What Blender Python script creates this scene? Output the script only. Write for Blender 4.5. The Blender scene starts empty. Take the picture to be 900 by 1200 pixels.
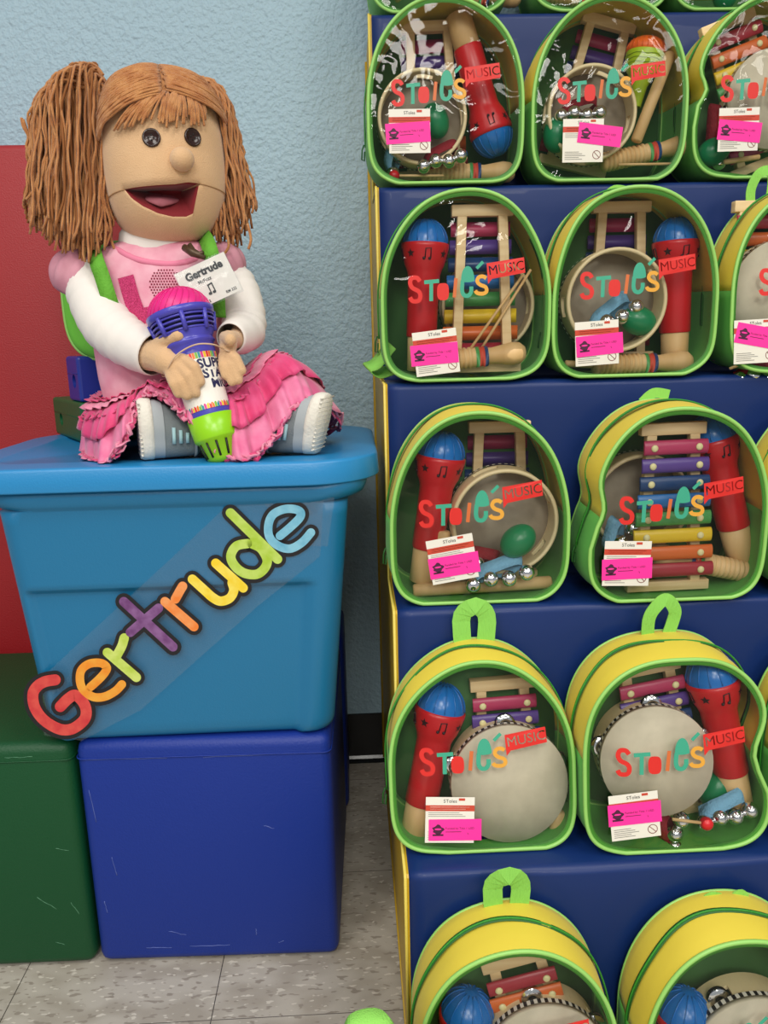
import bpy, bmesh, math, random
from mathutils import Vector, Matrix, noise
random.seed(7)
sc = bpy.context.scene
COL = sc.collection
PI = math.pi
# ------------------------------------------------------------------ camera
CF, CP, CR, CYW, CH = 914.59, .219, -.024, .0361, .9485
def _axes():
    r = Vector((math.cos(CYW), -math.sin(CYW), 0)); f = Vector((math.sin(CYW), math.cos(CYW), 0)); u = Vector((0, 0, 1))
    f2 = f*math.cos(CP) - u*math.sin(CP); u2 = u*math.cos(CP) + f*math.sin(CP)
    return r*math.cos(CR)+u2*math.sin(CR), -r*math.sin(CR)+u2*math.cos(CR), f2
RT, UP, FW = _axes()
CAM = Vector((0, 0, CH))
def ray(u, v): return FW + RT*((u-450)/CF) - UP*((v-600)/CF)
def P(u, v, Y):
    d = ray(u, v); return CAM + d*(Y/d.y)
def PZ(u, v, Z):
    d = ray(u, v); return CAM + d*((Z-CH)/d.z)
cd = bpy.data.cameras.new('camera'); cam = bpy.data.objects.new('camera', cd); COL.objects.link(cam)
m = Matrix((RT, UP, -FW)).transposed().to_4x4(); m.translation = CAM; cam.matrix_world = m
cd.sensor_fit = 'VERTICAL'; cd.sensor_height = 24; cd.lens = CF/1200*24; cd.clip_start = .02
sc.camera = cam
# ------------------------------------------------------------------ helpers
def lin(h):
    h = h.lstrip('#'); c = [int(h[i:i+2], 16)/255 for i in (0, 2, 4)]
    return tuple((x/12.92 if x <= .04045 else ((x+.055)/1.055)**2.4) for x in c)+(1,)
MATS = {}
def mat(name, col, rough=.5, metal=0, bump=0, bscale=200, var=None, vscale=8, sheen=0, coat=0, spec=.5, stretch=None, detail=2):
    if name in MATS: return MATS[name]
    mt = bpy.data.materials.new(name); mt.use_nodes = True; nt = mt.node_tree; b = nt.nodes['Principled BSDF']
    c = lin(col) if isinstance(col, str) else col
    b.inputs['Base Color'].default_value = c; b.inputs['Roughness'].default_value = rough; b.inputs['Metallic'].default_value = metal
    b.inputs['Sheen Weight'].default_value = sheen; b.inputs['Coat Weight'].default_value = coat; b.inputs['Specular IOR Level'].default_value = spec
    tc = nt.nodes.new('ShaderNodeTexCoord'); src = tc.outputs['Object']
    if stretch:
        mp = nt.nodes.new('ShaderNodeMapping'); mp.inputs['Scale'].default_value = stretch; nt.links.new(src, mp.inputs['Vector']); src = mp.outputs['Vector']
    if var:
        n = nt.nodes.new('ShaderNodeTexNoise'); n.inputs['Scale'].default_value = vscale; n.inputs['Detail'].default_value = 4; nt.links.new(src, n.inputs['Vector'])
        r = nt.nodes.new('ShaderNodeValToRGB'); r.color_ramp.elements[0].position = .35; r.color_ramp.elements[1].position = .65
        r.color_ramp.elements[0].color = c; r.color_ramp.elements[1].color = lin(var)
        nt.links.new(n.outputs['Fac'], r.inputs['Fac']); nt.links.new(r.outputs['Color'], b.inputs['Base Color'])
    if bump:
        n2 = nt.nodes.new('ShaderNodeTexNoise'); n2.inputs['Scale'].default_value = bscale; n2.inputs['Detail'].default_value = detail; nt.links.new(src, n2.inputs['Vector'])
        bp = nt.nodes.new('ShaderNodeBump'); bp.inputs['Strength'].default_value = bump; bp.inputs['Distance'].default_value = .002
        nt.links.new(n2.outputs['Fac'], bp.inputs['Height']); nt.links.new(bp.outputs['Normal'], b.inputs['Normal'])
    MATS[name] = mt; return mt
def link(o, parent=None):
    COL.objects.link(o)
    if parent is not None: o.parent = parent
    return o
def mesh(name, V, F, mats, parent=None, smooth=True, mi=None):
    me = bpy.data.meshes.new(name); me.from_pydata([tuple(v) for v in V], [], F)
    for x in (mats if isinstance(mats, (list, tuple)) else [mats]): me.materials.append(x)
    if mi: me.polygons.foreach_set('material_index', mi)
    me.polygons.foreach_set('use_smooth', [smooth]*len(me.polygons)); me.update()
    return link(bpy.data.objects.new(name, me), parent)
def thing(name, label, cat, loc=(0, 0, 0), group=None):
    o = bpy.data.objects.new(name, None); o.location = loc; o.empty_display_size = .02; COL.objects.link(o)
    tag(o, label, cat, group); return o
def tag(o, label, cat, group=None):
    o['label'] = label; o['category'] = cat
    if group: o['group'] = group
    return o
def struct(o): o['kind'] = 'structure'; return o
class MB:
    """collects geometry in world coordinates; build() makes ONE object, moved to its parent's frame"""
    def __init__(s): s.V = []; s.F = []; s.M = []; s.S = []
    def add(s, V, F, mi=0, sm=True):
        o = len(s.V); s.V += [Vector(v) for v in V]; s.F += [tuple(i+o for i in f) for f in F]; s.M += [mi]*len(F); s.S += [sm]*len(F); return s
    def tube(s, pts, r, n=8, mi=0, caps=True, closed=False, flat=None, sm=True):
        pts = [Vector(p) for p in pts]; N = len(pts); R = r if isinstance(r, (list, tuple)) else [r]*N
        V = []; prev = None
        for i, p in enumerate(pts):
            if closed: t = pts[(i+1) % N]-pts[i-1]
            else: t = pts[min(i+1, N-1)]-pts[max(i-1, 0)]
            t = t.normalized() if t.length > 1e-9 else Vector((0, 0, 1))
            if prev is None:
                a = Vector((0, 1, 0)) if abs(t.y) < .9 else Vector((1, 0, 0)); a = (a-t*a.dot(t)).normalized()
            else:
                a = prev-t*prev.dot(t); a = a.normalized() if a.length > 1e-6 else t.orthogonal().normalized()
            prev = a; b = t.cross(a)
            for k in range(n):
                th = 2*PI*k/n; f1, f2 = (1, 1) if flat is None else flat
                V.append(p+a*(math.cos(th)*R[i]*f1)+b*(math.sin(th)*R[i]*f2))
        F = []
        for i in range(N if closed else N-1):
            j = (i+1) % N
            for k in range(n): F.append((i*n+k, i*n+(k+1) % n, j*n+(k+1) % n, j*n+k))
        if caps and not closed: F += [tuple(range(n))[::-1], tuple((N-1)*n+k for k in range(n))]
        return s.add(V, F, mi, sm)
    def box(s, c, d, mi=0, rot=None, b=0):
        bm = bmesh.new(); bmesh.ops.create_cube(bm, size=1)
        for v in bm.verts: v.co = Vector((v.co.x*d[0], v.co.y*d[1], v.co.z*d[2]))
        if b: bmesh.ops.bevel(bm, geom=bm.edges[:], offset=b, segments=3, profile=.5, affect='EDGES')
        M = rot if rot is not None else Matrix.Identity(3)
        bm.verts.index_update()
        V = [M @ v.co+Vector(c) for v in bm.verts]; F = [tuple(v.index for v in f.verts) for f in bm.faces]; bm.free()
        return s.add(V, F, mi, b > 0)
    def lathe(s, prof, o, ax, n=32, mis=None, a0=None):
        """prof [(dist along axis, radius)], o origin, ax axis"""
        ax = Vector(ax).normalized(); a = (a0 or (Vector((0, -1, 0)))); a = (a-ax*a.dot(ax)).normalized(); b = ax.cross(a)
        V = []; F = []; o = Vector(o)
        for (h, r) in prof:
            for k in range(n):
                th = 2*PI*k/n; V.append(o+ax*h+a*(math.cos(th)*max(r, 1e-5))+b*(math.sin(th)*max(r, 1e-5)))
        base = len(s.V)
        for i in range(len(prof)-1):
            for k in range(n):
                s_ = (i*n+k, i*n+(k+1) % n, (i+1)*n+(k+1) % n, (i+1)*n+k); F.append(s_); s.M.append(mis[i] if mis else 0); s.S.append(True)
        s.V += V; s.F += [tuple(i+base for i in f) for f in F]; return s
    def rings(s, R, mi=0, closed=True, cap0=False, cap1=False, sm=True):
        n = len(R[0]); V = [p for r in R for p in r]; F = []
        for i in range(len(R)-1):
            for k in range(n if closed else n-1): F.append((i*n+k, i*n+(k+1) % n, (i+1)*n+(k+1) % n, (i+1)*n+k))
        if cap0: F.append(tuple(range(n))[::-1])
        if cap1: F.append(tuple((len(R)-1)*n+k for k in range(n)))
        return s.add(V, F, mi, sm)
    def sphere(s, c, r, mi=0, n=16, m=10, sc_=(1, 1, 1), rot=None):
        c = Vector(c); R = []
        for i in range(m+1):
            ph = PI*i/m; R.append([])
            for k in range(n):
                th = 2*PI*k/n; v = Vector((math.sin(ph)*math.cos(th)*sc_[0], math.sin(ph)*math.sin(th)*sc_[1], math.cos(ph)*sc_[2]))*r
                if i in (0, m): v += Vector((math.cos(th), math.sin(th), 0))*1e-6
                if rot is not None: v = rot @ v
                R[-1].append(c+v)
        return s.rings(R, mi)
    def build(s, name, mats, parent=None, solid=0):
        off = parent.matrix_basis.translation if parent is not None else Vector()
        me = bpy.data.meshes.new(name)
        if parent is not None:
            off = Vector(); q = parent
            while q is not None: off = off+q.location; q = q.parent
        me.from_pydata([tuple(v-off) for v in s.V], [], s.F)
        for x in (mats if isinstance(mats, (list, tuple)) else [mats]): me.materials.append(x)
        me.polygons.foreach_set('material_index', s.M); me.polygons.foreach_set('use_smooth', s.S); me.update()
        bm = bmesh.new(); bm.from_mesh(me); bmesh.ops.recalc_face_normals(bm, faces=bm.faces); bm.to_mesh(me); bm.free()
        o = link(bpy.data.objects.new(name, me), parent)
        if solid:
            md = o.modifiers.new('s', 'SOLIDIFY'); md.thickness = solid; md.offset = 0
        return o
def catmull(pts, k=6, closed=False):
    pts = [Vector(p) for p in pts]; n = len(pts); out = []
    for i in range(n if closed else n-1):
        g = (lambda j: pts[j % n]) if closed else (lambda j: pts[max(0, min(n-1, j))])
        a, b, c, d = g(i-1), g(i), g(i+1), g(i+2)
        for j in range(k):
            t = j/k; out.append(.5*((2*b)+(c-a)*t+(2*a-5*b+4*c-d)*t*t+(3*b-a-3*c+d)*t**3))
    if not closed: out.append(pts[-1])
    return out
def lerp(a, b, t): return a+(b-a)*t
def interp(tab, x):
    if x <= tab[0][0]: return tab[0][1]
    for (a, va), (b, vb) in zip(tab, tab[1:]):
        if x <= b: return va+(vb-va)*(x-a)/(b-a)
    return tab[-1][1]
def stroke2d(pts, w, caps=True, k=5):
    """flat ribbon with round ends in 2D: returns verts (x,z) and faces"""
    p = catmull([Vector((a, b, 0)) for a, b in pts], k) if len(pts) > 2 else [Vector((a, b, 0)) for a, b in pts]
    V = []; F = []; N = len(p)
    for i in range(N):
        t = (p[min(i+1, N-1)]-p[max(i-1, 0)]).normalized(); nn = Vector((-t.y, t.x, 0))
        V += [p[i]+nn*w/2, p[i]-nn*w/2]
    F = [(2*i, 2*i+1, 2*i+3, 2*i+2) for i in range(N-1)]
    if caps:
        for e, s in ((0, -1), (N-1, 1)):
            t = (p[min(e+1, N-1)]-p[max(e-1, 0)]).normalized()*s; nn = Vector((-t.y, t.x, 0)); b = len(V)
            for j in range(9):
                th = PI*j/8; V.append(p[e]+nn*(w/2*math.cos(th))+t*(w/2*math.sin(th)))
            F.append(tuple(range(b, b+9)))
    return [(v.x, v.y) for v in V], F
_txt = {}
def text2d(body, size, bold=0, align='CENTER'):
    key = (body, size, bold, align)
    if key in _txt: return _txt[key]
    cu = bpy.data.curves.new('t', 'FONT'); cu.body = body; cu.size = size; cu.offset = bold; cu.align_x = align; cu.align_y = 'CENTER'; cu.resolution_u = 3
    o = bpy.data.objects.new('t', cu); me = bpy.data.meshes.new_from_object(o)
    r = ([(v.co.x, v.co.y) for v in me.vertices], [tuple(p.vertices) for p in me.polygons])
    bpy.data.objects.remove(o); bpy.data.meshes.remove(me); bpy.data.curves.remove(cu); _txt[key] = r; return r
def banner_cut(body, size, poly, cx, cy, ang=0):
    """a filled outline with the lettering cut out of it"""
    cu = bpy.data.curves.new('t', 'FONT'); cu.body = body; cu.size = size; cu.align_x = 'CENTER'; cu.align_y = 'CENTER'; cu.resolution_u = 3; cu.offset = .0011
    o = bpy.data.objects.new('t', cu); COL.objects.link(o)
    dg = bpy.context.evaluated_depsgraph_get(); c2 = o.evaluated_get(dg).to_curve(dg, apply_modifiers=False)
    nc = bpy.data.curves.new('b', 'CURVE'); nc.dimensions = '2D'; nc.fill_mode = 'BOTH'; nc.resolution_u = 3
    ca, sa = math.cos(ang), math.sin(ang); tr = lambda x, y: (cx+ca*x-sa*y, cy+sa*x+ca*y)
    for sp in c2.splines:
        if sp.type == 'BEZIER':
            ns = nc.splines.new('BEZIER'); ns.bezier_points.add(len(sp.bezier_points)-1); ns.use_cyclic_u = True
            for a, b in zip(ns.bezier_points, sp.bezier_points):
                a.handle_left_type = 'FREE'; a.handle_right_type = 'FREE'
                a.co = (*tr(b.co.x, b.co.y), 0); a.handle_left = (*tr(b.handle_left.x, b.handle_left.y), 0); a.handle_right = (*tr(b.handle_right.x, b.handle_right.y), 0)
    ns = nc.splines.new('POLY'); ns.points.add(len(poly)-1); ns.use_cyclic_u = True
    for a, b in zip(ns.points, poly): a.co = (*b, 0, 1)
    o.to_curve_clear(); bpy.data.objects.remove(o)
    o = bpy.data.objects.new('b', nc); me = bpy.data.meshes.new_from_object(o)
    r = ([(v.co.x, v.co.y) for v in me.vertices], [tuple(p.vertices) for p in me.polygons])
    bpy.data.objects.remove(o); return r
def remesh(name, mb, mt, parent, vox=.003, smooth=6):
    """one continuous surface out of overlapping limbs"""
    t = mb.build('tmp', mt); COL.objects.unlink(t); COL.objects.link(t)
    a = t.modifiers.new('r', 'REMESH'); a.mode = 'VOXEL'; a.voxel_size = vox; a.use_smooth_shade = True
    b = t.modifiers.new('s', 'SMOOTH'); b.iterations = smooth; b.factor = .5
    dg = bpy.context.evaluated_depsgraph_get(); me = bpy.data.meshes.new_from_object(t.evaluated_get(dg)); bpy.data.objects.remove(t)
    me.name = name; off = Vector(); q = parent
    while q is not None: off = off+q.location; q = q.parent
    for v in me.vertices: v.co -= off
    me.materials.clear(); me.materials.append(mt)
    me.polygons.foreach_set('use_smooth', [True]*len(me.polygons))
    return link(bpy.data.objects.new(name, me), parent)
def rotm(ang): return Matrix.Rotation(math.radians(ang), 3, 'Y')
# ------------------------------------------------------------------ materials
def wall_mat():
    mt = mat('painted_wall', '#a6c2d0', .5, bump=1, bscale=115, detail=3)
    for n in mt.node_tree.nodes:
        if n.type == 'BUMP': n.inputs['Distance'].default_value = .0045
    return mt
WALL = wall_mat()
def floor_mat():
    mt = bpy.data.materials.new('vinyl_floor_tile'); mt.use_nodes = True; nt = mt.node_tree; b = nt.nodes['Principled BSDF']
    tc = nt.nodes.new('ShaderNodeTexCoord'); O = tc.outputs['Object']
    def vor(scale, stretch, lo, hi, rnd=1):
        mp = nt.nodes.new('ShaderNodeMapping'); mp.inputs['Scale'].default_value = stretch; nt.links.new(O, mp.inputs['Vector'])
        nz = nt.nodes.new('ShaderNodeTexNoise'); nz.inputs['Scale'].default_value = scale; nz.inputs['Detail'].default_value = 1.5; nt.links.new(mp.outputs['Vector'], nz.inputs['Vector'])
        r = nt.nodes.new('ShaderNodeMapRange'); r.inputs['From Min'].default_value = lo; r.inputs['From Max'].default_value = hi; nt.links.new(nz.outputs['Fac'], r.inputs['Value']); return r.outputs['Result']
    def mix(f, a, c):
        x = nt.nodes.new('ShaderNodeMix'); x.data_type = 'RGBA'; nt.links.new(f, x.inputs[0])
        if isinstance(a, tuple): x.inputs[6].default_value = a
        else: nt.links.new(a, x.inputs[6])
        x.inputs[7].default_value = c; return x.outputs[2]
    c = mix(vor(14, (1, 1.6, 1), .4, .6), lin('#9f978b'), lin('#b1aa9f'))
    c = mix(vor(55, (1, 2.6, 1), .60, .64), c, lin('#8f867b'))
    c = mix(vor(62, (1, 2.4, 1.3), .635, .66), c, lin('#c6bfb3'))
    # tile joints, 12 inch grid
    sx = nt.nodes.new('ShaderNodeSeparateXYZ'); nt.links.new(O, sx.inputs[0])
    def joint(out, off):
        a = nt.nodes.new('ShaderNodeMath'); a.operation = 'ADD'; a.inputs[1].default_value = off; nt.links.new(out, a.inputs[0])
        d = nt.nodes.new('ShaderNodeMath'); d.operation = 'PINGPONG'; d.inputs[1].default_value = .1524; nt.links.new(a.outputs[0], d.inputs[0])
        l = nt.nodes.new('ShaderNodeMath'); l.operation = 'LESS_THAN'; l.inputs[1].default_value = .0007; nt.links.new(d.outputs[0], l.inputs[0]); return l.outputs[0]
    c = mix(joint(sx.outputs['X'], .2315), c, lin('#3f3a35')); c = mix(joint(sx.outputs['Y'], -.03), c, lin('#5f5952'))
    nt.links.new(c, b.inputs['Base Color']); b.inputs['Roughness'].default_value = .42
    return mt
FLOOR = floor_mat()
BASEB = mat('black_cove_base', '#0b0b0c', .25)
SBLUE = mat('blue_vinyl', '#0d2a64', .48, bump=.35, bscale=14, coat=.05, spec=.35)
SYEL = mat('yellow_vinyl', '#c9a21c', .42, bump=.3, bscale=25)
SYEL2 = mat('yellow_seam', '#e0c95a', .45)
CBLUE = mat('blue_cube_vinyl', '#133089', .48, bump=.25, bscale=300, spec=.35)
CGREEN = mat('green_cube_vinyl', '#0b4826', .48, bump=.25, bscale=300, spec=.35)
SCUFF = mat('pale_scuff', '#5868ae', .6); SCUFFG = mat('green_scuff', '#4c8060', .6)
RED = mat('red_vinyl', '#a01a20', .5, bump=.4, bscale=400)
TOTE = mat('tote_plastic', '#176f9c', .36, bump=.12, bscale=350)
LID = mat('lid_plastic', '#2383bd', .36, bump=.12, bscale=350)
LINING = mat('dark_green_lining', '#41703a', .7, bump=.25, bscale=35, var='#4c7d42', vscale=12)
YEL = mat('yellow_bag_fabric', '#d8c23a', .7, bump=.25, bscale=35, sheen=.1)
GRN = mat('green_bag_fabric', '#5cae48', .7, bump=.25, bscale=35, sheen=.1)
PIPE = mat('lime_piping', '#93cb66', .4)
BIND = mat('green_binding', '#3f8422', .5)
ZIP = mat('green_zipper', '#2f8a24', .6, bump=.5, bscale=500)
ZIPD = mat('dark_zipper', '#1f5c1c', .6)
WEB = mat('green_webbing', '#8ed45a', .75, bump=.6, bscale=250, stretch=(3, 3, .3))
WOOD = mat('pale_wood', '#e4c18c', .55, var='#d4ac74', vscale=30, stretch=(1, 1, .15))
WOODX = mat('beech_wood', '#e0bf8b', .5, var='#ecd0a0', vscale=40, stretch=(.2, 1, 3))
MRED = mat('microphone_red', '#c81b22', .32); MBLUE = mat('dome_blue', '#1a70c0', .25)
DARK = mat('dark_print', '#2a1014', .5); BLACK = mat('black_print', '#121212', .5)
RINGW = mat('tambourine_wood', '#ead5a8', .4); SKIN = mat('drum_skin', '#dacfb9', .6, var='#cbc0aa', vscale=30)
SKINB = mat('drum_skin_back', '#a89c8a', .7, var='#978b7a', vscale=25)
METAL = mat('bright_metal', '#e8e8ea', .12, metal=1); STUD = mat('pale_stud', '#e6dca6', .4)
WHITE = mat('white_card', '#e9e4d8', .6); PINK = mat('pink_sticker', '#ff2fa0', .6); ORED = mat('card_red', '#c8452f', .6); GREYP = mat('grey_print', '#77716a', .6)
LRED = mat('logo_red', '#d8261f', .5); LTEAL = mat('logo_teal', '#3aa384', .5); LORG = mat('logo_orange', '#cf6a33', .5); LYEL = mat('logo_yellow', '#e2a238', .5)
EGGG = mat('egg_green', '#118050', .3); BANDB = mat('blue_webbing', '#7db4d6', .8, bump=.8, bscale=300); BANDR = mat('red_webbing', '#8e1624', .8, bump=.8, bscale=300)
BCOL = [mat('bar_pink', '#b83a62', .35), mat('bar_purple', '#5b4190', .35), mat('bar_navy', '#1c3f70', .35), mat('bar_blue', '#2a6fb4', .35), mat('bar_green', '#4a9a52', .35), mat('bar_yellow', '#e3bf28', .35), mat('bar_orange', '#d8692c', .35), mat('bar_red', '#a52c3a', .35)]
def vinyl():
    mt = bpy.data.materials.new('clear_vinyl'); mt.use_nodes = True; nt = mt.node_tree; nt.nodes.remove(nt.nodes['Principled BSDF'])
    out = nt.nodes['Material Output']; tr = nt.nodes.new('ShaderNodeBsdfTransparent'); tr.inputs[0].default_value = (.97, .98, .96, 1)
    gl = nt.nodes.new('ShaderNodeBsdfGlossy'); gl.inputs['Roughness'].default_value = .02
    tc = nt.nodes.new('ShaderNodeTexCoord'); n1 = nt.nodes.new('ShaderNodeTexNoise'); n1.inputs['Scale'].default_value = 17; n1.inputs['Detail'].default_value = 1.2; n1.inputs['Distortion'].default_value = 1.2
    gi = nt.nodes.new('ShaderNodeObjectInfo'); ad = nt.nodes.new('ShaderNodeVectorMath'); ad.operation = 'ADD'; mu = nt.nodes.new('ShaderNodeMath'); mu.operation = 'MULTIPLY'; mu.inputs[1].default_value = 40
    nt.links.new(gi.outputs['Random'], mu.inputs[0]); nt.links.new(tc.outputs['Object'], ad.inputs[0]); nt.links.new(mu.outputs[0], ad.inputs[1]); nt.links.new(ad.outputs[0], n1.inputs['Vector'])
    bp = nt.nodes.new('ShaderNodeBump'); bp.inputs['Strength'].default_value = .9; bp.inputs['Distance'].default_value = .0036
    nt.links.new(n1.outputs['Fac'], bp.inputs['Height']); nt.links.new(bp.outputs['Normal'], gl.inputs['Normal'])
    fr = nt.nodes.new('ShaderNodeFresnel'); fr.inputs['IOR'].default_value = 1.45; mx = nt.nodes.new('ShaderNodeMixShader'); m2 = nt.nodes.new('ShaderNodeMath'); m2.operation = 'MULTIPLY'; m2.inputs[1].default_value = .7; m2.use_clamp = True
    nt.links.new(fr.outputs[0], m2.inputs[0]); nt.links.new(m2.outputs[0], mx.inputs[0]); nt.links.new(tr.outputs[0], mx.inputs[1]); nt.links.new(gl.outputs[0], mx.inputs[2]); nt.links.new(mx.outputs[0], out.inputs[0])
    return mt
VIN = vinyl()
# ------------------------------------------------------------------ the setting
WY = 1.638
def plane(name, pts, mt): o = mesh(name, pts, [(0, 1, 2, 3)], mt, smooth=False); return struct(o)
b = MB().box((.2, WY+.05, 1.35), (5, .1, 2.7)).build('wall_back', WALL); struct(b)
struct(MB().box((.2, -.7, -.05), (5, 4.8, .1)).build('floor', FLOOR))
bb = MB()
prof = [(WY, .1155), (WY-.0035, .1145), (WY-.004, .012), (WY-.008, .006), (WY-.018, .0015), (WY-.018, .0002), (WY, .0002)]
bb.rings([[Vector((x, y, z)) for y, z in prof] for x in (-2.3, 2.7)], cap0=True, cap1=True, sm=False); struct(bb.build('baseboard_back', BASEB))
# ------------------------------------------------------------------ foam steps
X0, D4, TT, RS = .0467, .849, .1469, .2946
YS = [D4+TT*(4-k) for k in range(5)]         # riser of step k; its top is RS*(5-k)
steps = thing('foam_steps', 'tall navy blue vinyl foam steps with yellow sides, holding the backpacks', 'foam steps', (X0+.6, 1.3, 0))
XE = 1.32
for k in range(5):
    z1 = RS*(5-k); z0 = z1-RS; y0 = YS[k]; y1 = YS[k-1] if k > 0 else WY-.004
    nx = 60; prof = []
    for j in range(9): prof.append((y0, z0+(RS-.010)*j/8, 0))
    for a in (20, 45, 70): prof.append((y0+.010-.010*math.cos(math.radians(a)), z1-.010+.010*math.sin(math.radians(a)), 1))
    for j in range(7): prof.append((y0+.012+(y1-y0-.012)*j/6, z1, 0))
    R = []
    for i in range(nx+1):
        x = X0+.004+(XE-X0-.008)*i/nx; ring = []
        for (y, z, e) in prof:
            nz = noise.noise(Vector((x*7, z*9, k*3.1)))*.0035 if z0+.02 < z < z1-.005 else 0
            ring.append(Vector((x, y-nz if y < y0+.001 else y, z)))
        ring += [Vector((x, y1, z0)), Vector((x, y0, z0))]; R.append(ring)
    MB().rings(R, cap0=True, cap1=True).build('step_cover', SBLUE, steps)
for s, xx in ((-1, X0), (1, XE)):
    poly = [(YS[4]+.0005, .001)]
    for k in (4, 3, 2, 1, 0): poly += [(YS[k]+.0005, RS*(5-k)-.004), (YS[k]+.004, RS*(5-k)-.0005)] + ([(YS[k-1]+.0005, RS*(5-k)-.0005)] if k else [])
    poly += [(WY-.004, RS*5-.0005), (WY-.004, .001)]
    x1, x2 = (xx, xx+.004) if s < 0 else (xx-.004, xx)
    MB().rings([[Vector((x1, y, z)) for y, z in poly], [Vector((x2, y, z)) for y, z in poly]], cap0=True, cap1=True, sm=False).build('side_panel', SYEL, steps)
    pp = []
    for i, (y, z) in enumerate(poly[:-2]): pp.append(Vector((xx+.0005*s, y-.0005, z)))
    MB().tube(pp, .0022, 6).build('seam_piping', SYEL2, steps)
    MB().tube([Vector((xx+.0005*s, WY-.008, .01)), Vector((xx+.0005*s, WY-.008, 1.46))], .004, 6).tube([Vector((xx, YS[4]+.06, .002)), Vector((xx-.001, WY-.05, .002))], .002, 6).build('seam_piping', SYEL, steps)
# ------------------------------------------------------------------ cubes and panel
def cube(name, label, corner, ang, w, d, h, mt, grp=None, bev=.016, seam=True, scuffs=()):
    a = math.radians(ang); ex = Vector((math.cos(a), math.sin(a), 0)); ey = Vector((-math.sin(a), math.cos(a), 0)); c = Vector(corner)
    ctr = c+ex*w/2+ey*d/2; t = thing(name, label, 'foam block', (ctr.x, ctr.y, 0), grp)
    R = Matrix((ex, ey, Vector((0, 0, 1)))).transposed()
    MB().box(ctr+Vector((0, 0, h/2+.0005)), (w, d, h-.001), rot=R, b=bev).build('cover', mt, t)
    if seam:
        zz = h-.026; off = .0004; mb = MB(); pp = []
        for (sx, sy) in ((-1, -1), (1, -1), (1, 1), (-1, 1)):
            r = bev*.7
            for k in range(5):
                th = {(-1, -1): PI, (1, -1): 1.5*PI, (1, 1): 0, (-1, 1): .5*PI}[(sx, sy)]+k/4*PI/2
                lx = sx*(w/2-r)+math.cos(th)*(r+off); ly = sy*(d/2-r)+math.sin(th)*(r+off); pp.append(ctr+ex*lx+ey*ly+Vector((0, 0, zz)))
        mb.tube(pp, .0011, 5, closed=True); mb.build('seam', mt, t)
    if scuffs:
        for (u0, z0, u1, z1) in scuffs:
            mb = MB(); u1, z1 = lerp(u0, u1, .7), lerp(z0, z1, .7)
            a_, b_ = ctr+ex*(u0*w-w/2)-ey*(d/2+.0001)+Vector((0, 0, z0*h)), ctr+ex*(u1*w-w/2)-ey*(d/2+.0001)+Vector((0, 0, z1*h))
            n = 7; pts = [lerp(a_, b_, i/n)+ex*random.uniform(-.0006, .0006)+Vector((0, 0, random.uniform(-.0007, .0007))) for i in range(n+1)]
            mb.tube(pts, [.0003+.0005*random.random() for _ in pts], 4, flat=(.25, 1))
            mb.build('scuff_mark', SCUFFG if mt is CGREEN else SCUFF, t)
    return t
sb = [(.03, .93, .5, .925), (.5, .925, .97, .935), (.2, .075, .35, .07), (.38, .075, .62, .075), (.75, .08, .78, .09), (.1, .5, .12, .38), (.05, .3, .06, .22), (.72, .62, .78, .6), (.66, .12, .66, .16), (.3, .15, .4, .12), (.04, .8, .06, .6)]
cube('vinyl_cube', 'large royal blue vinyl cube under the tote, at the front', (-.4246, 1.059, 0), -1.49, .3756, .372, .381, CBLUE, 'blue vinyl cubes', scuffs=sb)
cube('vinyl_cube', 'dark blue vinyl cube half hidden behind the front blue cube', (-.334, 1.438, 0), 0, .30, .185, .381, CBLUE, 'blue vinyl cubes', seam=False)
sg = [(.93, .3, .97, .22), (.8, .33, .9, .25), (.9, .55, .97, .53), (.75, .95, .9, .95), (.85, .12, .9, .1)]
cube('vinyl_cube', 'dark green vinyl cube at the left beside the blue cube', (-.815, 1.062, 0), -.5, .385, .37, .381, CGREEN, scuffs=sg)
rp = thing('foam_mat', 'tall red vinyl mat standing upright behind the tote and the green cube', 'foam mat', (-.62, 1.53, 0))
MB().box((-.655, 1.535, .645), (.59, .15, 1.285), b=.012).build('cover', RED, rp)
# ------------------------------------------------------------------ tote
TCX = -.256
tote = thing('storage_tote', 'large teal blue plastic storage tote with closed lid, standing on the cubes', 'storage tote', (TCX, 1.22, .3815))
def rrect(cx, cy, hx, hy, r, z, n=12, sub=14):
    pts = []
    cs = [(1, -1, -PI/2), (1, 1, 0), (-1, 1, PI/2), (-1, -1, PI)]
    arcs = []
    for sx, sy, a0 in cs: arcs.append([(cx+sx*(hx-r)+r*math.cos(a0+PI/2*k/n), cy+sy*(hy-r)+r*math.sin(a0+PI/2*k/n)) for k in range(n+1)])
    for i in range(4):
        pts += arcs[i]; a, b_ = arcs[i][-1], arcs[(i+1) % 4][0]
        for k in range(1, sub): pts.append((a[0]+(b_[0]-a[0])*k/sub, a[1]+(b_[1]-a[1])*k/sub))
    return [Vector((x, y, z)) for x, y in pts]
ZB, ZT = .382, .765
def front_y(z):     # front face of the tote
    t = (z-ZB)/(ZT-ZB); y = 1.052-.020*t
    return y
def tote_ring(z, grow=0, recess=True, gy=None):
    gy = grow if gy is None else gy
    t = (z-ZB)/(ZT-ZB); hx = .208+.032*t+grow; yf = front_y(z)-gy; yb = 1.39+.03*t+grow
    ring = rrect(TCX+.004*t+.004, (yf+yb)/2, hx, (yb-yf)/2, .032+(grow > 0)*.03, z, 10, 40); out = []
    for v in ring:
        if recess and v.y < yf+.004 and abs(v.x-TCX) < hx-.020:
            e = min(1, max(0, (.622-z)/.008)); ex = min(1, max(0, (hx-(.036 if v.x > TCX else .026)-abs(v.x-TCX))/.006)); v = v+Vector((0, .0085*e*ex, 0))
        out.append(v)
    return out
R = []
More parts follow.
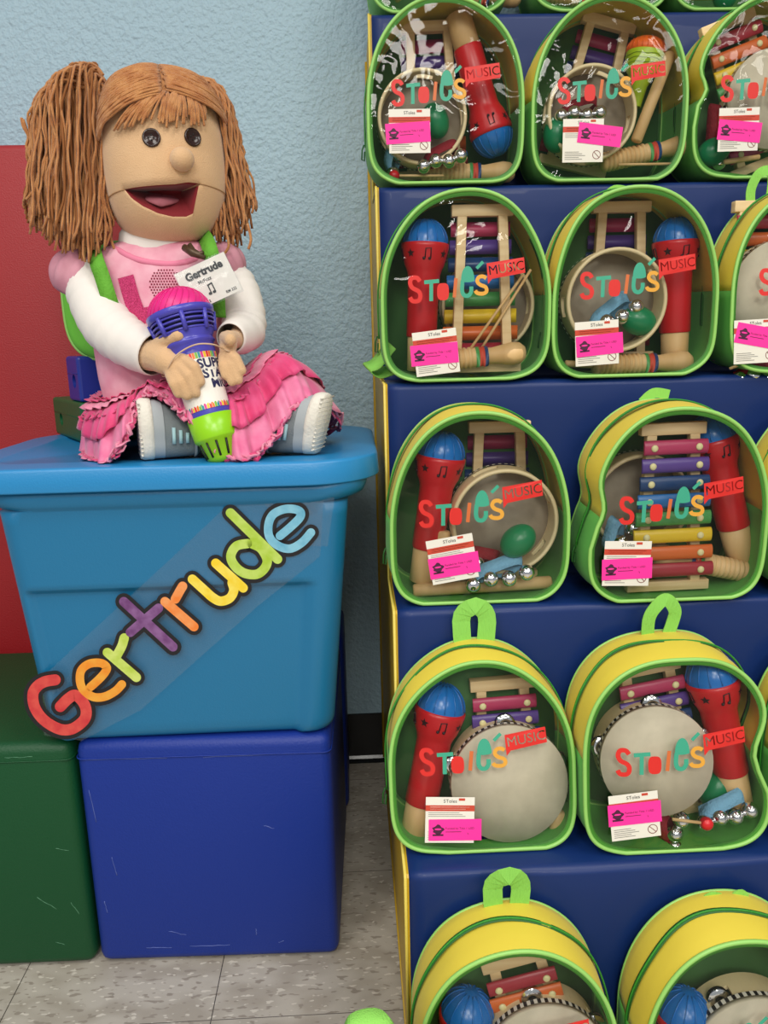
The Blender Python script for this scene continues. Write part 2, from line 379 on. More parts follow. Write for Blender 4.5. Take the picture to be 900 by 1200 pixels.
zs = [ZB+.001, ZB+.003, ZB+.008, ZB+.016]+[.41+i*.0142 for i in range(15)]+[.6135+.0018*i for i in range(6)]+[.63, .66, .69, .715, .732]
for i, z in enumerate(zs):
    g = -.012 if i == 0 else -.006 if i == 1 else -.002 if i == 2 else 0
    R.append(tote_ring(z, g))
for z, g in ((.734, .002), (.737, .012), (.742, .021), (.748, .024), (.764, .027)): R.append(tote_ring(z, g, False, g*.25))
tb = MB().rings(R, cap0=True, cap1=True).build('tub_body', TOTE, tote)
LX0, LX1, LY0, LY1 = -.560, .034, 1.016, 1.462
R = []
lc = ((LX0+LX1)/2, (LY0+LY1)/2); lh = ((LX1-LX0)/2, (LY1-LY0)/2)
for z, g in ((.760, -.02), (.7605, -.002), (.7615, 0), (.763, .0005), (.789, -.0015), (.7915, -.0028), (.7928, -.0055), (.7934, -.010), (.7934, -.05), (.7934, -.058), (.7912, -.061), (.7912, -.20)):
    r = .10+g; R.append(rrect(lc[0], lc[1], lh[0]+g, lh[1]+g, max(r, .012), z, 16, 20))
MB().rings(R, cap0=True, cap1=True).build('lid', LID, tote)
LZ = .7934
MB().tube([P(396, 508, 1.36), P(395, 520, 1.2)], .001, 4).build('lid_ridge', LID, tote) if False else None
mb = MB()      # side handle and small scrapes on the tub
mb.box((LX0+.075, 1.21, .70), (.03, .14, .018), b=.006); mb.build('handle', TOTE, tote)
# ------------------------------------------------------------------ letter sign taped on the tote
def fpx(u, v, off=0):
    z = .6
    for _ in range(6):
        q = P(u, v, front_y(z)-off); z = q.z
    return q
sign = thing('name_sign', 'colourful cut-out letters reading Gertrude, taped on the front of the tote', 'name sign', fpx(210, 720))
A = [(36, 806), (90, 756), (200, 655), (292, 568), (380, 574), (375, 652), (300, 712), (165, 832), (96, 868), (52, 862)]
CLEAR = mat('tape_film', '#ffffff')
def film():
    mt = CLEAR; nt = mt.node_tree; nt.nodes.clear(); out = nt.nodes.new('ShaderNodeOutputMaterial'); tr = nt.nodes.new('ShaderNodeBsdfTransparent'); tr.inputs[0].default_value = (.93, .94, .95, 1)
    df = nt.nodes.new('ShaderNodeBsdfDiffuse'); df.inputs[0].default_value = (.55, .65, .72, 1)
    gl = nt.nodes.new('ShaderNodeBsdfGlossy'); gl.inputs['Roughness'].default_value = .18; tc = nt.nodes.new('ShaderNodeTexCoord'); n1 = nt.nodes.new('ShaderNodeTexNoise'); n1.inputs['Scale'].default_value = 30
    nt.links.new(tc.outputs['Object'], n1.inputs['Vector']); bp = nt.nodes.new('ShaderNodeBump'); bp.inputs['Strength'].default_value = .7; bp.inputs['Distance'].default_value = .004; nt.links.new(n1.outputs['Fac'], bp.inputs['Height']); nt.links.new(bp.outputs['Normal'], gl.inputs['Normal'])
    m1 = nt.nodes.new('ShaderNodeMixShader'); m1.inputs[0].default_value = .035; nt.links.new(tr.outputs[0], m1.inputs[1]); nt.links.new(df.outputs[0], m1.inputs[2])
    m2 = nt.nodes.new('ShaderNodeMixShader'); m2.inputs[0].default_value = .035; nt.links.new(m1.outputs[0], m2.inputs[1]); nt.links.new(gl.outputs[0], m2.inputs[2]); nt.links.new(m2.outputs[0], out.inputs[0])
film()
mb = MB(); ca = fpx(210, 715, .0012)
mb.add([fpx(u, v, .0012) for u, v in A]+[ca], [(i, (i+1) % len(A), len(A)) for i in range(len(A))]); mb.build('laminate_sheet', CLEAR, sign)
mb = MB(); mb.add([fpx(u, v, .0016) for u, v in ((300, 575), (330, 620), (372, 600), (352, 566))], [(0, 1, 2, 3)]).add([fpx(u, v, .0016) for u, v in ((357, 580), (392, 583), (384, 640), (355, 640))], [(0, 1, 2, 3)]); mb.build('tape_strip', CLEAR, sign)
LM = {'r': mat('letter_red', '#cc3038', .5, var='#dd5048', vscale=60), 'o': mat('letter_orange', '#ee8a20', .5, var='#f0a83a', vscale=60), 'l': mat('letter_lime', '#b8d04a', .5, var='#d4e37a', vscale=60), 'p': mat('letter_purple', '#6b3a72', .5, var='#8d6096', vscale=60), 'q': mat('letter_coral', '#f08030', .5, var='#f2a060', vscale=60), 'y': mat('letter_yellow', '#f2d02a', .5, var='#f6e060', vscale=60), 'g': mat('letter_green', '#a8c838', .5, var='#c0d868', vscale=60), 'b': mat('letter_blue', '#62aac8', .5, var='#86c2d8', vscale=60)}
INK = mat('letter_outline', '#17151a', .5); GIN = mat('letter_highlight', '#e8e0c0', .5)
LET = [('r', 13, [[(64.7, 796.7), (53, 798.7), (44, 804), (38.7, 813), (40, 826.7), (46.7, 838.7), (57, 848), (70.7, 854.7), (82.7, 854.7), (93, 849), (100, 841), (100.7, 830.7), (96, 821), (88, 814.7), (80, 818.7), (70.7, 828)]]),
 ('o', 10, [[(106, 805), (116, 796), (123, 788), (125, 782), (118, 777), (105, 777.8), (95.6, 785), (93.7, 796.7), (97.4, 808), (108.8, 816.5), (122, 816.5), (135, 810), (142.8, 802)]]),
 ('l', 11, [[(125.8, 764.6), (159.8, 793.8)], [(137, 768), (142.8, 757), (145.6, 747.6)]]),
 ('p', 11, [[(145, 705), (202.7, 758)], [(152.7, 741), (185.7, 712.7)]]),
 ('q', 11, [[(193.3, 705), (227.3, 734.4)], [(205.5, 702), (211, 692), (214, 687)]]),
 ('y', 11, [[(225.4, 678.7), (240, 692), (249, 700), (258.5, 704.5), (269, 701), (274, 692), (272, 683)], [(252.8, 660), (285, 689)]]),
 ('g', 11, [[(270, 601), (325.3, 655.3)], [(290, 637), (277, 640), (270.5, 651.5), (275, 663), (286, 671.5), (300.5, 673), (310, 666), (313, 656), (306, 643), (295, 637)]]),
 ('b', 10, [[(328, 628), (340, 618), (351, 607), (352, 600), (344, 596.5), (332, 597), (320, 603), (314.7, 614.4), (315.6, 628.7), (325, 639), (339.6, 643), (353.8, 635.8), (364.4, 624)]])]
for li, (cm, w, strokes) in enumerate(LET):
    mb1 = MB(); mb2 = MB()
    for j, st in enumerate(strokes):
        for ww, mb_, off in ((w+9, mb1, .0018+j*.0001), (w, mb2, .0024+j*.0001)):
            V, F = stroke2d(st, ww, k=7); mb_.add([fpx(u, v, off+.00002*li) for u, v in V], F, sm=False)
    L_ = mb2.build('letter', LM[cm], sign); mb1.build('letter_outline', INK, L_)
# ------------------------------------------------------------------ backpacks
BW, BH, BD, ZC = .238, .262, .104, .108
def outline(th, pinch=(), sc_=1.0, rough=0, seed=0):
    c, s = math.cos(th), math.sin(th)
    if s >= 0: n, b_ = (2.75 if len(pinch) and pinch[0][0] > 0 else 2.12), BH-ZC
    else: n, b_ = 4.6, ZC
    x = math.copysign(abs(c)**(2/n), c)*BW/2; z = ZC+math.copysign(abs(s)**(2/n), s)*b_
    for (side, zc, amt, wd) in pinch:
        if side*x > .03: x -= side*amt*math.exp(-((z-zc)/wd)**2)
    x += noise.noise(Vector((math.cos(th)*1.3+seed*5, math.sin(th)*1.3, seed)))*.006*(abs(z/BH)*.8+.2)
    if s < 0: z += max(0, noise.noise(Vector((x*14, seed*3.3, 1))))*.006
    return x*sc_, ZC+(z-ZC)*sc_
ST = {}   # bags by key
ROWN = {0: 'highest step', 1: 'second highest step', 2: 'middle step', 3: 'second lowest step', 4: 'lowest step', 5: 'floor'}
COLN = {1: 'left', 2: 'middle', 3: 'right'}
SC_L = .00022
LOGO = [(LRED, [[(168, 262), (150, 240), (118, 240), (106, 268), (120, 300), (158, 322), (170, 350), (158, 380), (120, 382), (104, 358)]], 27),
        (LTEAL, [[(195, 268), (290, 262)], [(240, 262), (238, 385)]], 24), (LORG, [[(398, 247), (386, 366)]], 22),
        (LYEL, [[(592, 252), (572, 240), (545, 244), (534, 268), (552, 290), (588, 306), (594, 332), (572, 346), (535, 342), (522, 326)]], 24)]
BANNER = banner_cut('MUSIC', .0180, [(.0265, -.0085), (-.022, -.0095), (-.0285, -.0155), (-.0265, .0125), (.0275, .0125)], .0005, .0015, .0)
def make_bag(key, row, col, X, Y, Z, yaw=0, lean=0, pinch=(), handle=None, label='', slump=0, tab=None, depth=BD, scale=1.0):
    seed = hash_(key); N = 96
    cy_, sy_ = math.cos(math.radians(yaw)), math.sin(math.radians(yaw)); cl, sl = math.cos(math.radians(lean)), math.sin(math.radians(lean))
    org = Vector((X, Y, Z))
    def W(x, y, z):      # bag coordinates to world; lean tips the top backwards
        x, y, z = x*scale, y, z*scale*(1-slump*.05*max(0, 1-y/depth))
        y2 = y+z*sl*max(0, 1-y/depth); z2 = z*lerp(cl, 1, min(1, max(0, y/depth)))
        return org+Vector((x*cy_-y2*sy_, x*sy_+y2*cy_, z2))
    ths = [2*PI*i/N for i in range(N)]
    zs_ = .115
    prof = [(0, .985), (.006, .998), (.03, 1.012), (depth*.45, 1.02), (depth*.47, 1.02), (depth*.55, 1.02), (depth*.57, 1.02), (depth*.8, 1.015), (depth*.95, 1.0), (depth, .97)]
    t = thing('clear_backpack', label, 'backpack', W(0, depth/2, 0), 'clear front toy backpacks')
    back_up = .004-slump*.010
    def ring(y, s, extra=0):
        out = []
        for th in ths:
            x, z = outline(th, pinch, s, 0, seed)
            z = max(z, .001)
            q = noise.noise(Vector((x*11, y*4+seed, z*11)))*.005*math.sin(PI*min(1, max(0, y/depth)))
            f = 1+extra
            out.append(W(x*f+(q if x > 0 else -q), y, z*f + y*back_up/depth + (q if z > .15 else 0)))
        return out
    RR = [ring(y, s) for y, s in prof]
    up = [i for i in range(N) if outline(ths[i], (), 1)[1] > zs_]
    def band(rr, idx, name, mt):
        mb = MB(); mb.rings([[a[i] for i in idx] for a in rr], closed=False)
        return mb.build(name, mt, t, solid=.0012)
    up2 = sorted(up, key=lambda i: ths[i] if ths[i] < PI*1.5 else ths[i]-2*PI)
    lo = [i for i in range(N) if i not in up]; lo2 = sorted(lo, key=lambda i: ths[i] if ths[i] > PI/2 else ths[i]+2*PI); full = [up2[-1]]+lo2+[up2[0]]
    band(RR, up2, 'upper_side', YEL); band(RR, full, 'lower_side', GRN)
    # back panel with a yellow top
    last = RR[-1]; c = sum(last, Vector())/N
    mb = MB(); mb.add(last+[c], [(i, (i+1) % N, N) for i in range(N)]); mb.build('back_panel', LINING, t, solid=.0012)
    # piping
    fr_ = []
    for th in ths:
        x, z = outline(th, pinch, 1, 0, seed); z = max(z, .0035); fr_.append(W(x, -.001, z))
    MB().tube(fr_, .0027, 8, closed=True).build('front_piping', PIPE, t)
    MB().tube(RR[-2], .002, 6, closed=True).build('back_piping', PIPE, t)
    inn = []; inn2 = []
    for th in ths:
        x, z = outline(th, pinch, .968, 0, seed); inn.append(W(x, -.0003, z+.0002)); x, z = outline(th, pinch, .945, 0, seed); inn2.append(W(x, .0006, z+.0004))
    mb = MB(); mb.rings([fr_, inn, inn2]); mb.build('front_binding', BIND, t)
    # clear window
    wn = 13
    def wy(x, z):
        rx = x/(BW*.47); rz = (z-ZC)/(BH*.47); r2 = min(1, rx*rx+rz*rz)
        return -.0075*(1-r2)+noise.noise(Vector((x*11, z*11, seed*7)))*.0022*(1-r2)
    RW = []
    for k in range(wn+1):
        s = .965*(1-k/wn)+.0008; rg = []
        for th in ths:
            x, z = outline(th, pinch, 1, 0, seed); xx = x*s; zz = ZC+(z-ZC)*s; rg.append(W(xx, wy(xx, zz), zz))
        RW.append(rg)
    win = MB().rings(RW, cap1=True).build('clear_window', VIN, t)
    # printed logo on the window
    lx, lz = -.083, .112
    mb = MB()
    mats_ = [LRED, LTEAL, LORG, LYEL]
    def lg(u, v, o=.0008):
        x = lx+(u-90)*SC_L; z = lz+(395-v)*SC_L; return W(x, wy(x, z)-o, z)
    for mi_, (mm, sts, w) in enumerate(LOGO):
        for j, s in enumerate(sts):
            V, F = stroke2d(s, w, caps=False, k=4); mb.add([lg(u, v, .0008+.00006*j) for u, v in V], F, mi_, False)
    V = [(lerp(276, 352, .5+.5*math.copysign(abs(math.cos(a))**.6, math.cos(a))), lerp(382, 276, .5+.5*math.copysign(abs(math.sin(a))**.7, math.sin(a)))) for a in [2*PI*i/24 for i in range(24)]]
    mb.add([lg(u, v) for u, v in V], [tuple(range(24))], 0, False)
    V = [(lerp(430, 516, .5+.5*math.cos(a)), 262+(-math.sin(a)*88 if math.sin(a) > 0 else -math.sin(a)*12)) for a in [2*PI*i/28 for i in range(28)]]
    mb.add([lg(u, v) for u, v in V], [tuple(range(28))], 1, False)
    V, F = stroke2d([(440, 262), (436, 320), (448, 352), (476, 357), (494, 335), (496, 300)], 26, caps=False, k=4); mb.add([lg(u, v, .00086) for u, v in V], F, 1, False)
    V, F = stroke2d([(530, 190), (572, 150)], 20, caps=False); mb.add([lg(u, v) for u, v in V], F, 1, False)
    ca_, sa_ = math.cos(.14), math.sin(.14)
    V = [(.056+ca_*x-sa_*z, .155+sa_*x+ca_*z) for x, z in BANNER[0]]; mb.add([W(x, wy(x, z)-.0009, z) for x, z in V], BANNER[1], 0, False)
    mb.build('printed_logo', mats_, win)
    # zipper: tapes and teeth along the gusset, from low left over the top
    y0 = depth*.50
    iz = lo2[-3:]+up2+lo2[:3]
    def zring(y, e): return [W(*(lambda q: (q[0]*(1.02+e), y+.004*math.sin(5*ths[i]+seed*9), ZC+(q[1]-ZC)*(1.02+e)+y*back_up/depth))(outline(ths[i], pinch, 1, 0, seed))) for i in iz]
    mb = MB(); a, b1 = zring(y0-.005, .012), zring(y0+.005, .012); n = len(iz); mb.add(a+b1, [(k, k+1, n+k+1, n+k) for k in range(n-1)])
    z_ = mb.build('zipper_tape', ZIPD, t, solid=.0006)
    MB().tube(zring(y0, .017), .0014, 6).build('zipper_teeth', ZIP, z_)
    pb = zring(y0, .02)[-1]
    MB().tube([pb+Vector((-.002, -.001, .004)), pb+Vector((-.005, -.002, -.004)), pb+Vector((-.006, -.003, -.018)), pb+Vector((-.002, -.003, -.020)), pb+Vector((-.001, -.001, -.006))], .0013, 6).build('zipper_pull', ZIPD, t)
    # handle
    if handle:
        hp, hw = handle[0], handle[1]
        pts = catmull([Vector(q) for q in hp], 2 if handle is H_TENT else 6); V = []; n = len(pts)
        for i, q in enumerate(pts):
            tt = (pts[min(i+1, n-1)]-pts[max(i-1, 0)]).normalized(); nn = Vector((-tt.z, 0, tt.x)).normalized()
            w = hw/2
            V += [W(*(q+nn*w)), W(*(q-nn*w))]
        MB().add(V, [(2*i, 2*i+1, 2*i+3, 2*i+2) for i in range(n-1)], 0, False).build('handle', WEB, t, solid=.0014)
    if tab:
        pts = [W(*q) for q in tab]; V = []
        hw = Vector((0, .011, 0)); pp = catmull(pts, 4)
        for q in pp: V += [q+hw+Vector((-.006, 0, .006)), q-hw+Vector((.006, 0, -.006))]
        MB().add(V, [(2*i, 2*i+1, 2*i+3, 2*i+2) for i in range(len(pp)-1)]).build('shoulder_strap', WEB, t, solid=.0016)
    ST[key] = dict(W=W, wy=wy, Y=Y, Z=Z, where='in the %s backpack %s' % (COLN[col], 'on the '+ROWN[row]))
    return t
def hash_(s): return (sum((i+3)*ord(c)*7 for i, c in enumerate(s)) % 97)/13.0
H_TENT = ([(-.015, .09, .244), (-.018, .086, .286), (-.013, .080, .302), (.001, .074, .311), (.013, .080, .301), (.017, .086, .283), (.014, .09, .244)], .024)
H_LOOP = ([(-.014, .095, .244), (-.017, .085, .285), (-.008, .08, .306), (.004, .08, .314), (.017, .085, .298), (.017, .09, .280), (.008, .095, .244)], .017)
H_SIDE = ([(-.058, .09, .240), (-.062, .085, .27), (-.052, .08, .292), (-.034, .08, .29), (-.03, .09, .25)], .014)
H_FLAP = ([(-.020, .1, .262), (-.004, .10, .275), (.018, .1, .272)], .014)
H_FLAT = ([(-.028, .09, .246), (-.012, .088, .262), (.010, .09, .254), (.026, .09, .262), (.034, .09, .246)], .012)
LABS = {
 'r0c1': (0, 1, 'backpack on the highest step, cut by the top edge, leftmost of its row', P(517, 8, 1.44).x, 1.444),
 'r0c2': (0, 2, 'backpack on the highest step, cut by the top edge, middle of its row', P(704, 8, 1.44).x, 1.444),
 'r0c3': (0, 3, 'backpack on the highest step, cut by the top edge, rightmost of its row', P(868, 8, 1.44).x, 1.444)}
for k, (r, c, lab, x, y) in LABS.items(): make_bag(k, r, c, x, y, RS*5, label='clear '+lab)
def B(k, r, c, lab, X, Y, **kw): make_bag(k, r, c, X, Y, RS*(5-r) if r < 5 else .001, label=lab, **kw)
B('r1c1', 1, 1, 'clear backpack on the second highest step, leftmost, upside down microphone inside', .155, 1.288)
B('r1c2', 1, 2, 'clear backpack on the second highest step with an orange topped shaker inside', .408, 1.288, handle=None)
B('r1c3', 1, 3, 'clear backpack on the second highest step at the right edge, drum skin showing', .660, 1.288, pinch=((-1, .13, .016, .02),))
B('r2c1', 2, 1, 'clear backpack on the middle step, leftmost, wooden xylophone frame in front', .165, 1.141, tab=[(-.105, .05, .055), (-.128, .05, .028), (-.142, .05, .022), (-.128, .06, .012), (-.105, .06, .018)])
B('r2c2', 2, 2, 'clear backpack on the middle step with open tambourine left of upright microphone', .409, 1.141, handle=H_FLAP)
B('r2c3', 2, 3, 'clear backpack on the middle step at the right edge with handle standing up', .668, 1.135, handle=H_SIDE, lean=3)
B('r3c1', 3, 1, 'clear backpack on the second lowest step, leftmost, green egg and blue bell band inside', .165, 1.012)
B('r3c2', 3, 2, 'clear backpack on the second lowest step showing a full rainbow xylophone', .428, .994, pinch=((-1, .13, .015, .03),), handle=H_FLAP)
B('r3c3', 3, 3, 'yellow and green backpack on the second lowest step, a sliver at the right edge', .682, 1.0)
B('r4c1', 4, 1, 'clear backpack on the lowest step, leftmost, white drum skin at lower right', .153, .886, lean=11, slump=1, handle=H_TENT)
B('r4c2', 4, 2, 'clear backpack on the lowest step, drum skin left and microphone right', .398, .868, lean=6, slump=.5, handle=H_LOOP, pinch=((1, .13, .022, .04),), depth=.112)
B('r4c3', 4, 3, 'yellow and green backpack on the lowest step, a sliver at the right edge', .650, .87, lean=7, slump=1)
B('r5c1', 5, 1, 'clear backpack on the floor, the left one, green webbing handle standing up', .170, .738, lean=5, slump=.4, handle=H_TENT, scale=1.0)
B('r5c2', 5, 2, 'clear backpack on the floor at the bottom right corner, handle folded flat', .438, .735, lean=5, slump=.4, handle=H_FLAT, scale=1.0)
# ------------------------------------------------------------------ instruments inside the backpacks
def bagP(k, u, v, off):
    W = ST[k]['W']; x, z = 0, .1
    for _ in range(8):
        w = W(x, 0, z); q = P(u, v, w.y); x += q.x-w.x; z += q.z-w.z
        x = max(-.2, min(.2, x)); z = max(-.1, min(.262, z))
    lean_in = w.y-ST[k]['Y']
    return P(u, v, w.y+off*(1-max(0, lean_in)*3))
def microphone(k, base, dome, off, off2=None, L=.222, label=None):
    """wooden grip end at px base, blue dome at px dome"""
    a = bagP(k, *base, off); b_ = bagP(k, *dome, off if off2 is None else off2); ax = (b_-a).normalized(); mid = (a+b_)/2; o = mid-ax*L/2
    t = thing('toy_microphone', label or 'red toy microphone with blue dome '+ST[k]['where'], 'toy microphone', o, 'red toy microphones in the backpacks')
    s = L/.222
    MB().lathe([(0, 0), (0, .017), (.0015, .0195), (.052, .0205), (.053, .0185)], o, ax, 24).build('wooden_grip', WOOD, t)
    pr = [(.050, .0215), (.052, .0225), (.10, .0225), (.138, .0235), (.146, .026), (.152, .029), (.176, .0345), (.181, .0345), (.182, .032)]
    MB().lathe(pr, o, ax, 32).build('body', MRED, t)
    pd = [(.180, .0325)]+[(.180+.036*math.sin(q), .0325*math.cos(q)) for q in [PI/2*i/9 for i in range(1, 10)]]
    MB().lathe(pd, o, ax, 32).build('dome', MBLUE, t)
    mb = MB()        # printed stars and notes around the head, ridges on the dome
    a0 = Vector((0, -1, 0)); a0 = (a0-ax*a0.dot(ax)).normalized(); b0 = ax.cross(a0)
    def sp(h, th):
        r = interp(pr, h)+.0005; return o+ax*h+a0*(math.cos(th)*r)+b0*(math.sin(th)*r)
    for th0, kind in ((-.75, 0), (.05, 1), (.85, 0), (1.6, 1), (-1.5, 1)):
        if kind == 0:
            V = [sp(.166+(.0065 if j % 2 == 0 else .0028)*math.cos(2*PI*j/10), th0+(.21 if j % 2 == 0 else .09)*math.sin(2*PI*j/10)) for j in range(10)]
            mb.add(V+[sp(.166, th0)], [(j, (j+1) % 10, 10) for j in range(10)], 0, False)
        else:
            mb.tube([sp(.159, th0-.12), sp(.172, th0-.1), sp(.173, th0+.12), sp(.160, th0+.14)], .0009, 5)
            for dt in (-.17, .09): mb.sphere(sp(.159, th0+dt), .0022, n=8, m=5)
    mb.build('printed_marks', DARK, t)
    mb = MB()
    for j in range(14):
        th = 2*PI*j/14; mb.tube([o+ax*(.180+.0365*math.sin(q))+(a0*math.cos(th)+b0*math.sin(th))*(.0328*math.cos(q)) for q in [.1+1.2*i/6 for i in range(7)]], .0009, 4)
    mb.build('dome_ridges', MBLUE, t)
    return t
def tambourine(k, u, v, off, kind='open', tilt=(0, 0), R=.074, T=.042, rotz=0, cond='', jt=(35, 110, 180, 250, 320)):
    c = bagP(k, u, v, off)
    ax = Vector((math.sin(math.radians(tilt[1])), math.cos(math.radians(tilt[0])), math.sin(math.radians(tilt[0])))).normalized()   # from front face to back
    lab = ('tambourine, pale skin facing out, ' if kind == 'skin' else 'wooden tambourine, open side out, ')+ST[k]['where']
    t = thing('tambourine', lab, 'tambourine', c, 'tambourines in the backpacks')
    a0 = Vector((0, 0, 1)); a0 = (a0-ax*a0.dot(ax)).normalized(); b0 = ax.cross(a0); n = 64
    jr = [math.radians(x+rotz) for x in jt]
    inj = lambda th: any(abs((th-x+PI) % (2*PI)-PI) < .21 for x in jr)
    def q(th, r, h): return c+a0*(math.cos(th)*r)+b0*(math.sin(th)*r)+ax*h
    mb = MB(); hs = [0, .013, .029, T]
    for s in range(3):
        for i in range(n):
            th, t2 = 2*PI*i/n, 2*PI*(i+1)/n
            if s == 1 and inj((th+t2)/2): continue
            V = [q(x, r, h) for r in (R, R-.0055) for h in (hs[s], hs[s+1]) for x in (th, t2)]
            mb.add(V, [(0, 1, 3, 2), (4, 6, 7, 5), (0, 4, 5, 1), (2, 3, 7, 6), (0, 2, 6, 4), (1, 5, 7, 3)], 0, False)
    ring_ = mb.build('wooden_hoop', RINGW, t)
    rim = MB()
    rim.tube([q(2*PI*i/n, R-.0028, 0) for i in range(n)], .0030, 6, closed=True); rim.build('hoop_edge', RINGW, t)
    hk = .0 if kind == 'skin' else T
    mb = MB()
    V = [q(2*PI*i/48, R+.0006 if kind == 'skin' else R-.002, hk-(.0035 if kind == 'skin' else 0)) for i in range(48)]+[q(0, 0, hk-(.0035 if kind == 'skin' else 0))]
    mb.add(V, [(i, (i+1) % 48, 48) for i in range(48)]); 
    if kind == 'skin': mb.rings([[q(2*PI*i/48, R+.0006, -.0035) for i in range(48)], [q(2*PI*i/48, R+.0012, -.001) for i in range(48)], [q(2*PI*i/48, R+.0012, .004) for i in range(48)]])
    mb.build('drum_skin', SKIN if kind == 'skin' else SKINB, t, solid=.0005)
    # dashed black and white braid around the skin's edge
    mb = MB(); nb = 110; h0, h1 = (.0035, .0105) if kind == 'skin' else (T-.006, T-.001)
    for i in range(nb):
        th, t2 = 2*PI*i/nb, 2*PI*(i+1)/nb; mb.add([q(th, R+.0022, h0), q(t2, R+.0022, h0), q(t2, R+.0022, h1), q(th, R+.0022, h1)], [(0, 1, 2, 3)], i % 2, False)
    mb.build('edge_braid', [BLACK, WHITE], t)
    for x in jr:
        for dh in (-.003, .003):
            pc = q(x, R-.003, .021+dh); rad = (a0*math.cos(x)+b0*math.sin(x)); s_ = 1 if dh > 0 else -1
            MB().lathe([(0, .0005), (.0002*s_, .004), (.0022*s_, .005), (.0026*s_, .009), (.0006*s_, .0125), (0, .0135)], pc, ax, 20).build('jingle', METAL, t)
    return t
def xylophone(k, u, v, off, ang=0, face='front', nb=8, label=None, rev=False):
    """u,v = px of the middle of the top cross bar; the narrow end is up"""
    c = bagP(k, u, v, off); R = Matrix.Rotation(math.radians(-ang), 3, 'Y'); sgn = -1 if face == 'front' else 1
    lab = label or ('rainbow xylophone, bars facing out, ' if face == 'front' else 'rainbow xylophone, wooden frame outwards, ')+ST[k]['where']
    t = thing('toy_xylophone', lab, 'xylophone', c, 'toy xylophones in the backpacks')
    q = lambda x, y, z: c+R @ Vector((x, 0, z))+Vector((0, y, 0))
    L = .225
    MB().box(c, (.088, .014, .016), rot=R, b=.0012).build('cross_bar', WOODX, t)
    MB().box(q(0, 0, -L+.006), (.115, .014, .014), rot=R, b=.0012).build('cross_bar', WOODX, t)
    for s in (-1, 1):
        a, b_ = q(s*.029, 0, -.006), q(s*.038, 0, -L+.008); d = b_-a; an = math.atan2(d.x, -d.z)
        RR = Matrix.Rotation(-an, 3, 'Y'); MB().box((a+b_)/2, (.0135, .0125, d.length), rot=RR, b=.001).build('rail', WOODX, t)
    for i in range(nb):
        z = -.0235-i*.0243; w = .086+i*.0042; y = sgn*.0125
        n = 8; V = []; prof = [(.0100*math.cos(PI*j/n), .0055*math.sin(PI*j/n)) for j in range(n+1)]; mb = MB(); Rr = []
        for x in (-w/2, -w/2+.0006, w/2-.0006, w/2):
            e = .97 if abs(x) == w/2 else 1
            Rr.append([q(x, y-.002*sgn*-1*0+sgn*(p[1]*e), z+p[0]*e) for p in prof])
        mb.rings(Rr, cap0=True, cap1=True); br = mb.build('bar', BCOL[(7, 6, 5, 4, 3, 2, 1, 0)[i] if rev else i], t)
        for s in (-1, 1):
            xs = s*(.030+i*.0014); MB().sphere(q(xs, y+sgn*.0058, z), .0048, n=12, m=8, sc_=(1, .5, 1)).build('stud', STUD, br)
    return t
def stick(k, p1, p2, off, r=.009, off2=None, label=None):
    a = bagP(k, *p1, off); b_ = bagP(k, *p2, off if off2 is None else off2); ax = b_-a; L = ax.length
    o = MB().lathe([(0, 0), (0, r*.8), (r*.25, r), (L-r*.25, r), (L, r*.8), (L, 0)], Vector(), ax, 16)
    t = o.build('rhythm_stick', WOOD); t.location = a; tag(t, label or 'plain wooden rhythm stick '+ST[k]['where'], 'rhythm stick', 'rhythm sticks in the backpacks'); return t
def mallet(k, p1, p2, off, ball=True, r=.0021, label=None, mt=None):
    a = bagP(k, *p1, off); b_ = bagP(k, *p2, off)
    t = thing('mallet', label or 'thin mallet with red ball head '+ST[k]['where'], 'mallet', a, 'mallets in the backpacks')
    MB().tube([a, lerp(a, b_, .5), b_], r, 8).build('handle', WOOD, t)
    if ball: MB().sphere(b_, .0085).build('ball_head', mt or MRED, t)
def guiro(k, p1, p2, off, label=None, L=.15):
    """ribbed end at p1, smooth bulb grip at p2"""
    a = bagP(k, *p1, off); b_ = bagP(k, *p2, off); ax = (b_-a).normalized(); o = (a+b_)/2-ax*L/2
    t = thing('guiro_shaker', label or 'ribbed wooden guiro with striped bands '+ST[k]['where'], 'guiro', o, 'guiro shakers in the backpacks')
    pr = [(0, 0), (0, .012)]
    for i in range(10): pr += [(.003+i*.007, .0155), (.006+i*.007, .0155), (.0075+i*.007, .0132), (.009+i*.007, .0132)]
    pr += [(.077, .0145)]; MB().lathe(pr, o, ax, 20).build('ribbed_head', WOOD, t)
    MB().lathe([(.076, .0148), (.081, .015), (.081, .015), (.085, .0135), (.089, .015), (.089, .015), (.094, .0145)], o, ax, 20, mis=[0, 0, 1, 1, 2, 2]).build('painted_bands', [BCOL[4], ORED, BCOL[2]], t)
    MB().lathe([(.093, .012), (.100, .0115), (.115, .014), (.13, .0165), (.142, .015), (.149, .009), (.15, 0)], o, ax, 20).build('grip', WOOD, t)
def egg(k, u, v, off, ang=0, label=None):
    c = bagP(k, u, v, off); mb = MB().sphere((0, 0, 0), .021, n=24, m=16, sc_=(1, 1, 1.28), rot=Matrix.Rotation(math.radians(ang), 3, 'Y'))
    o = mb.build('egg_shaker', EGGG); o.location = c; tag(o, label or 'glossy green egg shaker '+ST[k]['where'], 'egg shaker', 'egg shakers in the backpacks')
